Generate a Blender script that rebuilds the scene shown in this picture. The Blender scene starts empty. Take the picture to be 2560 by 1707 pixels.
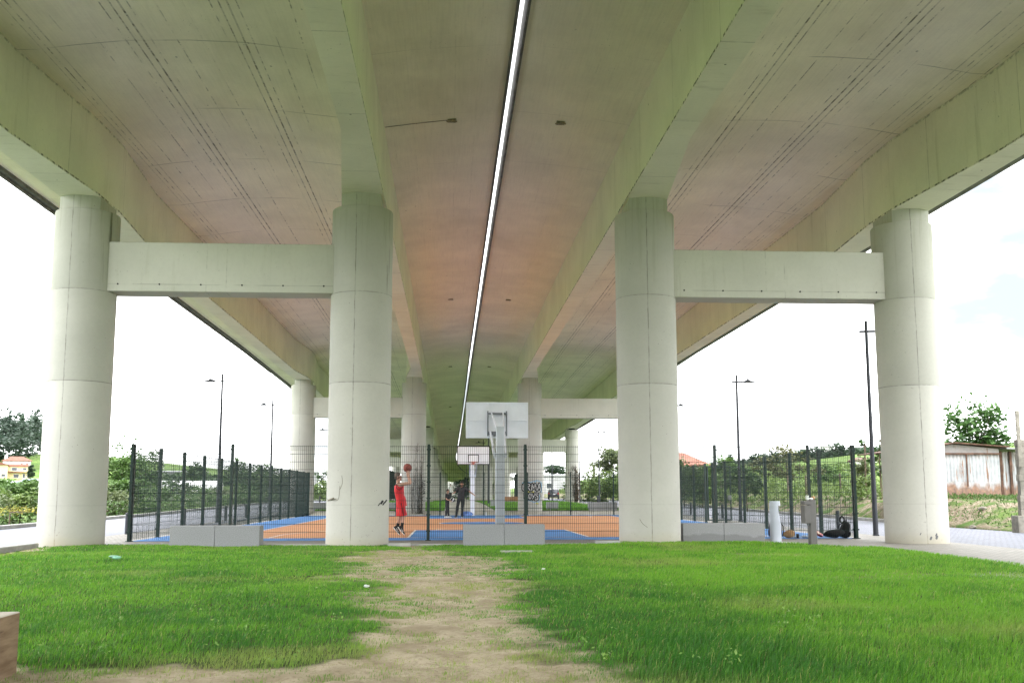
import bpy, bmesh, math, random
import numpy as np
from mathutils import Vector, Matrix
R = math.radians
rng = np.random.default_rng(7)
random.seed(7)
sc = bpy.context.scene
COL = sc.collection

# ------------------------------------------------------------------ tagging
def tag(o, label=None, cat=None, group=None, kind=None):
    if label: o['label'] = label
    if cat: o['category'] = cat
    if group: o['group'] = group
    if kind: o['kind'] = kind
    return o
def empty(name, loc=(0, 0, 0), rz=0.0, label=None, cat=None, group=None):
    o = bpy.data.objects.new(name, None); COL.objects.link(o)
    o.empty_display_size = .1
    o.location = loc; o.rotation_euler = (0, 0, rz)
    return tag(o, label, cat, group)
def children(o): return [c for c in bpy.data.objects if c.parent == o]
def copy_tree(o, parent=None):
    c = o.copy(); COL.objects.link(c); c.parent = parent
    for ch in list(o.children): copy_tree(ch, c)
    return c

# ------------------------------------------------------------------ mesh builder
class MB:
    def __init__(s): s.v = []; s.f = []; s.m = []; s.sm = []
    def add(s, vs, fs, mi=0, smooth=False):
        b = len(s.v); s.v += [tuple(p) for p in vs]
        s.f += [tuple(i + b for i in f) for f in fs]
        s.m += [mi] * len(fs); s.sm += [smooth] * len(fs)
        return s
    def box(s, x0, x1, y0, y1, z0, z1, mi=0):
        v = [(x0,y0,z0),(x1,y0,z0),(x1,y1,z0),(x0,y1,z0),(x0,y0,z1),(x1,y0,z1),(x1,y1,z1),(x0,y1,z1)]
        return s.add(v, [(0,3,2,1),(4,5,6,7),(0,1,5,4),(1,2,6,5),(2,3,7,6),(3,0,4,7)], mi)
    def cbox(s, x0, x1, y0, y1, z0, z1, c=.01, mi=0):
        """box with chamfered edges"""
        bm = bmesh.new(); bmesh.ops.create_cube(bm, size=1)
        for v in bm.verts:
            v.co = Vector(((x0+x1)/2 + v.co.x*(x1-x0), (y0+y1)/2 + v.co.y*(y1-y0), (z0+z1)/2 + v.co.z*(z1-z0)))
        bmesh.ops.bevel(bm, geom=bm.edges[:], offset=c, segments=2, affect='EDGES', profile=.6)
        bm.verts.index_update()
        s.add([v.co[:] for v in bm.verts], [[v.index for v in f.verts] for f in bm.faces], mi); bm.free(); return s
    def prism(s, poly, z0, z1, mi=0, smooth=False):
        n = len(poly)
        v = [(x,y,z0) for x,y in poly] + [(x,y,z1) for x,y in poly]
        s.add(v, [(i,(i+1)%n,n+(i+1)%n,n+i) for i in range(n)], mi, smooth)
        return s.add(v, [tuple(range(n-1,-1,-1)), tuple(range(n,2*n))], mi)
    def extr(s, poly, axis, a, b, mi=0):
        """polygon in the plane across axis 'x' or 'y', extruded a..b"""
        n = len(poly)
        if axis == 'x': v = [(a,p,q) for p,q in poly] + [(b,p,q) for p,q in poly]
        else: v = [(p,a,q) for p,q in poly] + [(p,b,q) for p,q in poly]
        fs = [(i,(i+1)%n,n+(i+1)%n,n+i) for i in range(n)] + [tuple(range(n-1,-1,-1)), tuple(range(n,2*n))]
        return s.add(v, fs, mi)
    def rings(s, rs, mi=0, cap=True, smooth=True):
        """loft of equal-length rings of points"""
        n = len(rs[0]); v = [p for r in rs for p in r]; f = []
        for k in range(len(rs)-1):
            for i in range(n):
                j = (i+1) % n
                f.append((k*n+i, k*n+j, (k+1)*n+j, (k+1)*n+i))
        s.add(v, f, mi, smooth)
        if cap: s.add(v, [tuple(range(n-1,-1,-1)), tuple(range((len(rs)-1)*n, len(rs)*n))], mi)
        return s
    def lathe(s, prof, n=24, c=(0,0), mi=0, smooth=True):
        return s.rings([[(c[0]+r*math.cos(2*math.pi*i/n), c[1]+r*math.sin(2*math.pi*i/n), z) for i in range(n)] for r,z in prof], mi, True, smooth)
    def tube(s, pts, rad, n=6, mi=0, smooth=True):
        pts = [Vector(p) for p in pts]
        if not hasattr(rad, '__len__'): rad = [rad]*len(pts)
        rs = []; up = None
        for k, p in enumerate(pts):
            t = (pts[min(k+1,len(pts)-1)] - pts[max(k-1,0)])
            if t.length < 1e-9: t = Vector((0,0,1))
            t.normalize()
            if up is None: up = t.orthogonal().normalized()
            else:
                up = up - t*up.dot(t)
                up = up.normalized() if up.length > 1e-6 else t.orthogonal().normalized()
            b = t.cross(up)
            rs.append([tuple(p + (up*math.cos(2*math.pi*i/n) + b*math.sin(2*math.pi*i/n))*rad[k]) for i in range(n)])
        return s.rings(rs, mi, True, smooth)
    def bar(s, a, b, w, h=None, mi=0):
        return s.tube([a, b], (w*.7071 if h is None else w*.7071), 4, mi, False)
    def ball(s, c, r, n=12, m=8, mi=0, sc_=(1,1,1)):
        prof = []
        rs = []
        for k in range(m+1):
            t = math.pi*(k/m) ; t = min(max(t,.02),math.pi-.02)
            rs.append([(c[0]+r*sc_[0]*math.sin(t)*math.cos(2*math.pi*i/n), c[1]+r*sc_[1]*math.sin(t)*math.sin(2*math.pi*i/n), c[2]-r*sc_[2]*math.cos(t)) for i in range(n)])
        return s.rings(rs, mi)
    def build(s, name, mats, parent=None, loc=None):
        me = bpy.data.meshes.new(name); me.from_pydata(s.v, [], s.f)
        if not isinstance(mats, (list, tuple)): mats = [mats]
        for m in mats: me.materials.append(m)
        me.polygons.foreach_set('material_index', s.m)
        me.polygons.foreach_set('use_smooth', s.sm)
        me.update()
        o = bpy.data.objects.new(name, me); COL.objects.link(o); o.parent = parent
        if loc: o.location = loc
        return o
def np_mesh(name, V, F, mat, parent=None, attrs=None, smooth=False, fmat=None):
    """V (n,3), F list of arrays (m,k) with constant k each"""
    me = bpy.data.meshes.new(name)
    V = np.asarray(V, np.float32)
    if not isinstance(F, list): F = [F]
    F = [np.asarray(f, np.int32) for f in F if len(f)]
    loops = np.concatenate([f.ravel() for f in F]); tot = np.concatenate([np.full(len(f), f.shape[1], np.int32) for f in F])
    st = np.concatenate([[0], np.cumsum(tot)[:-1]]).astype(np.int32)
    me.vertices.add(len(V)); me.vertices.foreach_set('co', V.ravel())
    me.loops.add(len(loops)); me.loops.foreach_set('vertex_index', loops)
    me.polygons.add(len(tot)); me.polygons.foreach_set('loop_start', st); me.polygons.foreach_set('loop_total', tot)
    me.polygons.foreach_set('use_smooth', np.full(len(tot), smooth))
    for m in (mat if isinstance(mat, (list, tuple)) else [mat]): me.materials.append(m)
    if fmat is not None: me.polygons.foreach_set('material_index', np.asarray(fmat, np.int32))
    me.update(calc_edges=True)
    for k, a in (attrs or {}).items():
        at = me.attributes.new(k, 'FLOAT', 'POINT'); at.data.foreach_set('value', np.asarray(a, np.float32))
    o = bpy.data.objects.new(name, me); COL.objects.link(o); o.parent = parent
    return o

# ------------------------------------------------------------------ numpy value noise
_perm = np.random.default_rng(3).random((256, 256))
def vnoise(x, y, s=1.0, off=0.0):
    x = np.asarray(x, float)*s + off + 100; y = np.asarray(y, float)*s + off*1.7 + 100
    xi = np.floor(x).astype(int); yi = np.floor(y).astype(int); fx = x-xi; fy = y-yi
    fx = fx*fx*(3-2*fx); fy = fy*fy*(3-2*fy)
    g = lambda a, b: _perm[a % 256, b % 256]
    return (g(xi,yi)*(1-fx)+g(xi+1,yi)*fx)*(1-fy) + (g(xi,yi+1)*(1-fx)+g(xi+1,yi+1)*fx)*fy
def fbm(x, y, s=1.0, off=0.0, o=4):
    a = 0; w = .5; t = 0
    for k in range(o):
        a = a + w*vnoise(x, y, s*2**k, off+k*17.3); t += w; w *= .5
    return a/t
def sstep(a, b, x):
    t = np.clip((np.asarray(x, float)-a)/(b-a), 0, 1); return t*t*(3-2*t)

# ------------------------------------------------------------------ shader helpers
class NT:
    def __init__(s, name):
        s.mat = bpy.data.materials.new(name); s.mat.use_nodes = True
        s.t = s.mat.node_tree; s.t.nodes.clear()
        s.out = s.n('ShaderNodeOutputMaterial'); s.b = s.n('ShaderNodeBsdfPrincipled')
        s.t.links.new(s.b.outputs[0], s.out.inputs[0])
    def n(s, typ, **kw):
        nd = s.t.nodes.new(typ)
        for k, v in kw.items(): setattr(nd, k, v)
        return nd
    def set(s, inp, val):
        if hasattr(val, 'is_output') or isinstance(val, bpy.types.NodeSocket): s.t.links.new(val, inp)
        elif isinstance(val, (tuple, list)) and len(val) == 3 and inp.type == 'RGBA': inp.default_value = (*val, 1)
        else: inp.default_value = val
    def obj(s): return s.n('ShaderNodeTexCoord').outputs['Object']
    def xyz(s, v):
        nd = s.n('ShaderNodeSeparateXYZ'); s.set(nd.inputs[0], v); return nd.outputs[0], nd.outputs[1], nd.outputs[2]
    def m(s, op, a, b=None, c=None, clamp=False):
        nd = s.n('ShaderNodeMath', operation=op, use_clamp=clamp); s.set(nd.inputs[0], a)
        if b is not None: s.set(nd.inputs[1], b)
        if c is not None: s.set(nd.inputs[2], c)
        return nd.outputs[0]
    def mapv(s, v, sc_): 
        nd = s.n('ShaderNodeMapping'); s.set(nd.inputs[0], v); nd.inputs['Scale'].default_value = sc_; return nd.outputs[0]
    def noise(s, v, scale, detail=4, rough=.55, out=0):
        nd = s.n('ShaderNodeTexNoise'); s.set(nd.inputs['Vector'], v); nd.inputs['Scale'].default_value = scale
        nd.inputs['Detail'].default_value = detail; nd.inputs['Roughness'].default_value = rough; return nd.outputs[out]
    def voro(s, v, scale, feature='F1', out=0, rnd=1.0):
        nd = s.n('ShaderNodeTexVoronoi', feature=feature); s.set(nd.inputs['Vector'], v); nd.inputs['Scale'].default_value = scale
        nd.inputs['Randomness'].default_value = rnd; return nd.outputs[out]
    def mix(s, f, a, b, mode='MIX'):
        nd = s.n('ShaderNodeMix', data_type='RGBA', blend_type=mode); s.set(nd.inputs[0], f); s.set(nd.inputs[6], a); s.set(nd.inputs[7], b); return nd.outputs[2]
    def rmp(s, v, a, b, lo=0.0, hi=1.0):
        nd = s.n('ShaderNodeMapRange', interpolation_type='SMOOTHSTEP'); s.set(nd.inputs[0], v)
        for i, q in enumerate((a, b, lo, hi)): nd.inputs[1+i].default_value = q
        return nd.outputs[0]
    def attr(s, name): return s.n('ShaderNodeAttribute', attribute_name=name).outputs['Fac']
    def bump(s, h, strength=.3, dist=.02):
        nd = s.n('ShaderNodeBump'); nd.inputs['Strength'].default_value = strength; nd.inputs['Distance'].default_value = dist
        s.set(nd.inputs['Height'], h); s.t.links.new(nd.outputs[0], s.b.inputs['Normal'])
    def fin(s, col, rough=.8, spec=.3, metal=0.0):
        s.set(s.b.inputs['Base Color'], col); s.set(s.b.inputs['Roughness'], rough)
        s.b.inputs['Specular IOR Level'].default_value = spec; s.b.inputs['Metallic'].default_value = metal
        return s.mat
    def line(s, x, pos, w):
        return s.rmp(s.m('ABSOLUTE', s.m('SUBTRACT', x, pos)), w*.5, w, 1, 0)
_pm = {}
def pm(name, col, rough=.7, var=.12, scale=6, bump=0.0, metal=0.0, spec=.3, bscale=None):
    if name in _pm: return _pm[name]
    N = NT(name); v = N.obj(); nz = N.noise(v, scale, 5, .6)
    lo = tuple(max(0, c*(1-var)) for c in col); hi = tuple(min(1, c*(1+var)) for c in col)
    c = N.mix(N.rmp(nz, .3, .7), lo, hi)
    if bump: N.bump(N.noise(v, bscale or scale*6, 4), bump, .01)
    _pm[name] = N.fin(c, rough, spec, metal); return _pm[name]
def leafmat(name, dark, light, rough=.55, trans=.25):
    N = NT(name); a = N.attr('tint'); c = N.mix(a, dark, light)
    N.fin(c, rough, .25)
    tr = N.n('ShaderNodeBsdfTranslucent'); N.set(tr.inputs[0], N.mix(a, tuple(x*1.25 for x in dark), tuple(x*1.3 for x in light)))
    mx = N.n('ShaderNodeMixShader'); mx.inputs[0].default_value = trans
    N.t.links.new(N.b.outputs[0], mx.inputs[1]); N.t.links.new(tr.outputs[0], mx.inputs[2]); N.t.links.new(mx.outputs[0], N.out.inputs[0])
    return N.mat

# ------------------------------------------------------------------ site layout (metres; +Y along the bridge)
CX = 1.32
PIER_Y = [24.0, 60.0, 93.0, 128.0, 163.0, 198.0, 233.0, 268.0]
def drop(Y): return float(np.interp(Y, [-160,24,40,60,75,93,110,130,155,180,240,600],[0,0,.05,.2,.48,.85,1.08,1.22,1.33,1.38,1.42,1.5]))
def shift(Y): return 0.0 if Y < 190 else (Y-190)**2/5800.0
def zg(Y): return np.interp(Y, [-300,35,42,54,60,68,82,92,165,600],[0,0,.05,.14,.2,.29,.43,.47,.48,.5])
FL, FR, F0, F1 = -8.14, 10.82, 26.24, 58.24
P25 = 2.53
CC = 1.36   # court centre line
def ground_h(X, Y):
    X = np.asarray(X, float); Y = np.asarray(Y, float)
    h = zg(Y)
    x1 = np.interp(Y, [27,33,38,46,56], [24,21,18.4,19.6,20.6])
    e = sstep(17.35, x1, X)*(.80+.22*fbm(X, Y, .35))*sstep(-20, 30, Y)
    h = h + e + 9*sstep(22, 130, X) + 4*sstep(120, 420, X)
    h = h + 3*sstep(32, 190, -X)
    h = h + 3.5*sstep(95, 300, Y)*sstep(20, 55, np.abs(X)) + 13*sstep(345, 480, Y)*sstep(90, 170, -X)
    h = h + sstep(60, 200, np.abs(X))*(fbm(X, Y, .012)-.5)*3
    return h

# ------------------------------------------------------------------ materials: concrete
def concrete(name, base, kind):
    N = NT(name); v = N.obj(); x, y, z = N.xyz(v)
    if kind in ('column', 'beam'):
        av = N.n('ShaderNodeVectorMath', operation='ADD'); N.set(av.inputs[0], v); N.set(av.inputs[1], N.m('MULTIPLY', N.n('ShaderNodeObjectInfo').outputs['Random'], 41.0)); v = av.outputs[0]
    big = N.noise(v, .35, 4, .6); fine = N.noise(v, 14, 5, .6)
    c = N.mix(N.rmp(big, .3, .7), tuple(q*.89 for q in base), tuple(min(1, q*1.05) for q in base))
    c = N.mix(N.m('MULTIPLY', N.rmp(fine, .35, .75), .10), c, tuple(q*.6 for q in base))
    sp = N.voro(v, 9.0); spm = N.m('MULTIPLY', N.rmp(sp, .05, .085, 1, 0), N.rmp(N.noise(v, 1.3, 2), .52, .62))
    c = N.mix(N.m('MULTIPLY', spm, .75), c, (.05, .05, .035))
    dark = (.055, .05, .038)
    n1 = N.noise(v, 3.5, 4, .7); n2 = N.noise(v, 1.1, 3, .6)
    if kind == 'column':
        for zz, st in ((3.8, .5), (5.95, .42), (.95, .10)):
            wob = N.m('ADD', z, N.m('MULTIPLY', N.noise(v, 2, 2), .012))
            l = N.m('MULTIPLY', N.line(wob, zz, .014), N.rmp(n1, .3, .6, .25, 1))
            c = N.mix(N.m('MULTIPLY', l, st), c, dark)
        wx = N.m('ADD', x, N.m('MULTIPLY', N.m('SUBTRACT', N.noise(v, 5, 4), .5), .03))
        sm = N.m('MULTIPLY', N.line(wx, -.09, .016), N.m('LESS_THAN', y, 0.0))
        sm = N.m('MULTIPLY', sm, N.rmp(n1, .35, .65, .25, 1.0))
        c = N.mix(N.m('MULTIPLY', sm, .5), c, dark)
        # rain streaks and lichen from the shoulder down, grime and scuffs near the ground
        st = N.noise(N.mapv(v, (9, 9, .35)), 1.0, 5, .65)
        tp = N.rmp(z, 5.2, 8.1, 0, 1)
        c = N.mix(N.m('MULTIPLY', N.m('MULTIPLY', N.rmp(st, .52, .68), tp), .24), c, (.20, .19, .09))
        sr = N.m('MULTIPLY', N.m('MULTIPLY', N.rmp(st, .55, .66), N.rmp(x, .52, .66)), N.m('MULTIPLY', N.rmp(z, 5.7, 6.6), .75))
        c = N.mix(sr, c, (.06, .06, .045))
        lo = N.rmp(z, .1, 1.1, 1, 0); sc1 = N.noise(N.mapv(v, (5, 5, 7)), 1.2, 6, .75)
        c = N.mix(N.m('MULTIPLY', N.m('MULTIPLY', lo, N.rmp(sc1, .62, .70)), .7), c, (.09, .08, .06))
        ft = N.m('MULTIPLY', N.rmp(N.m('ADD', z, N.m('MULTIPLY', n2, .35)), .12, .55, 1, 0), .4)
        c = N.mix(ft, c, (.36, .30, .17))
    if kind == 'beam':
        l = N.m('MULTIPLY', N.line(z, .17, .012), N.rmp(n2, .4, .6)); c = N.mix(N.m('MULTIPLY', l, .35), c, dark)
        for xx in (-.35, .12):
            c = N.mix(N.m('MULTIPLY', N.m('MULTIPLY', N.line(x, xx, .016), N.rmp(n1, .42, .66)), .28), c, dark)
        sp2 = N.rmp(N.voro(v, 14.0), .05, .10, 1, 0)
        c = N.mix(N.m('MULTIPLY', N.m('MULTIPLY', sp2, N.rmp(n2, .48, .6)), .6), c, dark)
        st = N.noise(N.mapv(v, (6, 6, .5)), 1.0, 5, .65)
        c = N.mix(N.m('MULTIPLY', N.rmp(st, .55, .75), .16), c, (.26, .25, .15))
        tp = N.m('MULTIPLY', N.rmp(N.m('ADD', z, N.m('MULTIPLY', n1, .06)), 1.19, 1.24), .6)
        c = N.mix(tp, c, (.10, .09, .05))
    if kind == 'slab':
        dx = N.m('ABSOLUTE', N.m('SUBTRACT', x, CX))
        wob = N.m('ADD', dx, N.m('MULTIPLY', N.m('SUBTRACT', N.noise(v, 1.5, 3), .5), .012))
        dash = N.rmp(N.noise(N.mapv(v, (1.3, 1.9, 1)), 1.7, 5, .75), .44, .60)
        seg = N.rmp(N.noise(N.mapv(v, (1.2, .10, 1)), 1.3, 3), .42, .58)
        for p, w, s_ in ((5.48,.026,.85),(5.64,.02,.65),(7.48,.026,.85),(7.64,.022,.7),(9.2,.018,.42),(9.45,.016,.34),(3.95,.018,.45)):
            l = N.m('MULTIPLY', N.line(wob, p, w), N.m('MULTIPLY', N.rmp(dash, 0, 1, .35, 1), s_)); c = N.mix(l, c, dark)
        md = N.m('ABSOLUTE', N.m('SUBTRACT', N.m('MODULO', wob, .505), .25))
        out = N.m('GREATER_THAN', dx, 3.6)
        l = N.m('MULTIPLY', N.rmp(md, .006, .02, 1, 0), N.m('MULTIPLY', dash, N.m('MULTIPLY', seg, N.m('MULTIPLY_ADD', out, .55, .12))))
        c = N.mix(l, c, dark)
        my = N.m('ABSOLUTE', N.m('SUBTRACT', N.m('MODULO', N.m('ADD', y, 60.55), 3.55), 1.77))
        l = N.m('MULTIPLY', N.rmp(my, .006, .022, 1, 0), N.m('MULTIPLY', N.rmp(N.noise(N.mapv(v, (.6, .12, 1)), 1.2, 4), .42, .6), N.m('MULTIPLY_ADD', out, .42, .16)))
        c = N.mix(l, c, dark)
        bl = N.m('MULTIPLY', N.rmp(N.voro(N.mapv(v, (1.0, .6, 1)), 2.4), .035, .075, 1, 0), N.rmp(n2, .5, .6))
        c = N.mix(N.m('MULTIPLY', bl, .5), c, dark)
        fg = N.noise(N.mapv(v, (26, 1.2, 3)), 1.0, 3)
        c = N.mix(N.m('MULTIPLY', N.rmp(fg, .4, .7), .06), c, (.1, .1, .07))
        stn = N.m('MULTIPLY', N.rmp(N.noise(N.mapv(v, (.5, .22, 1)), .8, 4, .6), .52, .72), .22)
        c = N.mix(stn, c, (.40, .37, .24))
    if kind == 'girder':
        my = N.m('ABSOLUTE', N.m('SUBTRACT', N.m('MODULO', N.m('ADD', y, 61.6), 3.4), 1.7))
        l = N.m('MULTIPLY', N.rmp(my, .006, .018, 1, 0), N.rmp(n1, .35, .6, .3, .8)); c = N.mix(N.m('MULTIPLY', l, .45), c, dark)
        bl = N.m('MULTIPLY', N.rmp(N.voro(v, 1.6), .02, .045, 1, 0), .8); c = N.mix(bl, c, dark)
        st = N.noise(N.mapv(v, (1, 5, .4)), 1.0, 5, .65)
        c = N.mix(N.m('MULTIPLY', N.rmp(st, .55, .75), .22), c, (.25, .23, .12))
        # mossy arris where web and soffit, web and slab meet
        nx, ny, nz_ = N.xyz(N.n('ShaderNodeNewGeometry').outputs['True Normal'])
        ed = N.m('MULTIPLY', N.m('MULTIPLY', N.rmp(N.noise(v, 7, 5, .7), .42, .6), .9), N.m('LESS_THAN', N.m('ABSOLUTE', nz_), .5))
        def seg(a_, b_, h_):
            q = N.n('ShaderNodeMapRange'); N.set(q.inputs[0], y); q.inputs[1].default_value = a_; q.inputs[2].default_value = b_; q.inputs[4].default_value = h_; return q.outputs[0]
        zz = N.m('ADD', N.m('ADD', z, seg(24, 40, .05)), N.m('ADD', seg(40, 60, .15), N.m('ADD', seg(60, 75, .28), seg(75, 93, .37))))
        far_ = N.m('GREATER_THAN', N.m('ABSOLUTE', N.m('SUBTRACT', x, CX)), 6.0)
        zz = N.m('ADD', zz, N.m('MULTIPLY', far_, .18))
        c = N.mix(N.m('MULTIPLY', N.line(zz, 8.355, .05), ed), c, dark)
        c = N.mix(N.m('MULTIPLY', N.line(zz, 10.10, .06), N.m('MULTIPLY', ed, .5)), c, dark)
    N.bump(N.m('ADD', fine, N.m('MULTIPLY', N.noise(v, 60, 3), .5)), .12, .006)
    return N.fin(c, .82, .25)
PAINT = (.81, .76, .615)
M_COL = concrete('painted_concrete_column', (.50, .49, .445), 'column')
M_BEAM = concrete('painted_concrete_beam', (.57, .562, .50), 'beam')
M_SLAB = concrete('painted_concrete_soffit', PAINT, 'slab')
M_GIRD = concrete('painted_concrete_girder', (.76, .735, .60), 'girder')
M_RAW = pm('weathered_edge_concrete', (.13, .13, .12), .9, .35, 3, .3)
M_ASPH = pm('asphalt', (.05, .05, .052), .9, .2, 5, .2)
M_BLACK = pm('black_rubber', (.02, .02, .02), .7, .2, 20)

# ================================================================== VIADUCT
ST = sorted(set([round(y, 2) for y in list(np.arange(-150, -32, 8.0)) + list(np.arange(-32, 60, 2.0))] + [round(y, 2) for y in np.arange(60, 320, 4.0)] + [330, 350, 380, 420, 470, 520]))
def sweep(name, sec, mat, parent, stations=ST, side=1):
    """sec(Y) -> list of (dx, z) round the section, dx measured outwards from the median"""
    m = MB(); rs = []
    for Y in stations:
        s_, d_ = shift(Y), drop(Y)
        r = [(CX + s_ + side*dx, Y, z - d_) for dx, z in sec(Y)]
        rs.append(r if side > 0 else r[::-1])
    m.rings(rs, 0, True, False)
    return m.build(name, mat, parent)
SLAB = [(.13,10.30),(1.2,10.22),(2.2,10.12),(2.97,10.0),(3.55,10.0),(4.5,10.09),(5.5,10.19),(6.6,10.21),(7.8,10.17),(8.8,10.05),(9.55,9.93),(10.6,9.90),(11.6,9.99),(13.55,10.07),(13.55,10.62),(.13,10.62)]
def flare(Y):
    best = min(abs(Y - p) for p in [-12.0] + PIER_Y)
    return 1 - min(1, max(0, (best-.8)/4.0))
GST = sorted(set(ST + [round(p + d, 2) for p in PIER_Y for d in (-4.8, -.8, .8, 4.8)]))
decks = []
for side, lab in ((-1, 'off white concrete bridge deck soffit and girders left of the bright slit'), (1, 'off white concrete bridge deck soffit and girders right of the bright slit')):
    D = empty('bridge_deck', (CX, 24, 8), 0, lab, 'bridge deck', 'twin decks of the viaduct')
    D.matrix_world = Matrix.Identity(4); D.location = (0, 0, 0)
    sweep('slab', lambda Y: SLAB, M_SLAB, D, side=side)
    sweep('girder', lambda Y: [(2.96,8.35),(3.52+.42*flare(Y),8.35),(3.52+.42*flare(Y),10.02),(2.96,10.02)], M_GIRD, D, GST, side)
    sweep('girder', lambda Y: [(9.93-.33*flare(Y),8.17),(10.55,8.17),(10.55,9.95),(9.93-.33*flare(Y),9.95)], M_GIRD, D, GST, side)
    sweep('joint_edge', lambda Y: [(.075,10.20),(.127,10.20),(.127,10.75),(.075,10.75)], M_RAW, D, side=side)
    sweep('parapet', lambda Y: [(13.555,9.97),(13.80,9.97),(13.80,11.45),(13.62,11.45),(13.555,10.9)], M_RAW, D, side=side)
    for k, Y in enumerate([23.3, 45.2, 67.5, 93, 120]):
        m = MB(); x = CX + side*1.33; z = 10.205 - drop(Y)
        m.box(x-.10, x+.10, Y-.08, Y+.08, z-.04, z+.02)
        m.box(x-.13, x+.13, Y-.02, Y+.02, z-.048, z-.025)
        m.build('drain_outlet', pm('rusty_drain', (.27,.24,.16), .9, .4, 20), D)
    decks.append(D)
# thin drain crack stain running from the left girder to the outlet
m = MB(); m.tube([(-1.62, 23.30, 9.985), (-.9, 23.28, 10.085), (-.13, 23.3, 10.195)], .007, 5); m.build('drain_pipe', pm('crack_dark', (.06,.055,.04), .9), decks[0])
m = MB()
pp = [(CX - 13.72, Y, 9.94 - drop(Y)) for Y in np.arange(14, 70, 1.0)]
for k, p in enumerate(pp[:-1]):
    a = Vector(p); b = Vector(pp[k+1]); m.tube([a, (a+b)/2 - Vector((0,0,.012*rng.random())), b], .055, 6)
m.build('drip_pipe', M_RAW, decks[0])

def clip_circle(r, hw, n=72):
    return [(max(-hw, min(hw, r*math.cos(2*math.pi*i/n))), r*math.sin(2*math.pi*i/n)) for i in range(n)]
def column(parent, x, r, ztop_girder, shoulder, zb, bearing=False):
    m = MB(); n = 72
    top = shoulder
    m.lathe([(r, -.35), (r, .3), (r, 3.79), (r-.004, 3.80), (r, 3.81), (r, 5.94), (r-.004, 5.95), (r, 5.96), (r, top-.03), (r-.01, top-.01), (r-.035, top)], n)
    if not bearing:
        m.prism(clip_circle(r-.006, .47, n), top-.01, ztop_girder + .012, 0, False)
    o = m.build('column', M_COL, parent, (x, 0, zb))
    if bearing:
        b = MB(); b.cbox(-.42, .42, -.4, .4, top-.005, top+.045, .01); b.lathe([(.30, top+.04), (.30, ztop_girder+.01)], 20)
        b.build('bearing', M_BLACK, o)
    return o
ORD = ['nearest the lawn', 'behind the far end of the court', 'standing on the far lawn', 'fourth in line from the lawn', 'fifth in line from the lawn', 'sixth in line from the lawn', 'seventh in line from the lawn', 'eighth and last in line from the lawn']
COLS = {}
for k, Y in enumerate(PIER_Y):
    for side in (-1, 1):
        zb = 0.0 if k < 2 else float(zg(Y))
        xi, xo = CX + side*3.49, CX + side*10.08
        xi += shift(Y); xo += shift(Y)
        P = empty('bridge_pier', (0, Y, 0), 0, '%s pair of white columns with tie beam, %s' % ('left' if side < 0 else 'right', ORD[k]), 'bridge pier', 'column pairs carrying the viaduct')
        d = drop(Y); be = k >= 2; r = .735 if k < 2 else .64
        gi, go = 8.35 - d - zb, 8.17 - d - zb
        ci = column(P, xi, r, gi, gi - (.29 if not be else .13), zb, be)
        co = column(P, xo, r, go, go - (.29 if not be else .13), zb, be)
        COLS[(k, side, 'i')] = ci; COLS[(k, side, 'o')] = co
        a, b = sorted((xi, xo)); zc = 5.96 - d
        w = .64 if k < 2 else .55
        m = MB(); L = b - a - 2*w
        m.cbox(-L/2, L/2, -.35, .35, 0, 1.19, .02)
        m.box(-L/2-w+.1, L/2+w-.1, -.28, .28, .05, 1.14)
        tb = m.build('tie_beam', M_BEAM, P, ((a+b)/2, 0, zc))
        if k < 2:
            for q in range(6):
                h = MB(); xx = -L/2 + L*(q+.26)/5.5; h.lathe([(.021, -.001), (.021, .012)], 10)
                for i, p in enumerate(h.v): h.v[i] = (p[0]+xx, -.349 - p[2], p[1]+.17)
                h.build('tie_hole', M_BLACK, tb)

# graffiti and creeper live on the columns
def ribbon(path, w, r, off, mb, mi=0, x0=0, z0=0):
    """flat painted stroke on the front of a round column of radius r (path in arc metres, height)"""
    P = []
    for (a, b) in zip(path[:-1], path[1:]):
        n = max(2, int(math.dist(a, b)/.025))
        P += [(a[0]+(b[0]-a[0])*i/n, a[1]+(b[1]-a[1])*i/n) for i in range(n)]
    P.append(path[-1]); vs = []; rr = r + off
    for i, p in enumerate(P):
        q0 = P[max(0, i-1)]; q1 = P[min(len(P)-1, i+1)]
        tx, ty = q1[0]-q0[0], q1[1]-q0[1]; L = math.hypot(tx, ty) or 1
        nx, ny = -ty/L, tx/L
        for s in (-.5, 0, .5):
            u, v = p[0]+nx*w*s + x0, p[1]+ny*w*s + z0
            u = max(-rr*.995, min(rr*.995, u)); th = math.asin(u/rr)
            vs.append((rr*math.sin(th), -rr*math.cos(th), v))
    n = len(P); fs = []
    for i in range(n-1):
        for s in (0, 1): fs.append((i*3+s, i*3+s+1, (i+1)*3+s+1, (i+1)*3+s))
    mb.add(vs, fs, mi)
    for e, i in ((P[0], 0), (P[-1], 1)):
        c = []
        for k in range(12):
            u = e[0]+w*.5*math.cos(k*math.pi/6)+x0; v = e[1]+w*.5*math.sin(k*math.pi/6)+z0
            u = max(-rr*.995, min(rr*.995, u)); th = math.asin(u/rr)
            c.append((rr*math.sin(th), -rr*math.cos(th), v))
        mb.add(c, [tuple(range(12))], mi)
def smooth_path(pts, n=4):
    out = []
    for i in range(len(pts)-1):
        p0 = pts[max(i-1,0)]; p1 = pts[i]; p2 = pts[i+1]; p3 = pts[min(i+2,len(pts)-1)]
        for k in range(n):
            t = k/n
            out.append(tuple(.5*((2*p1[j]) + (-p0[j]+p2[j])*t + (2*p0[j]-5*p1[j]+4*p2[j]-p3[j])*t*t + (-p0[j]+3*p1[j]-3*p2[j]+p3[j])*t**3) for j in range(len(p1))))
    out.append(pts[-1]); return out
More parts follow.
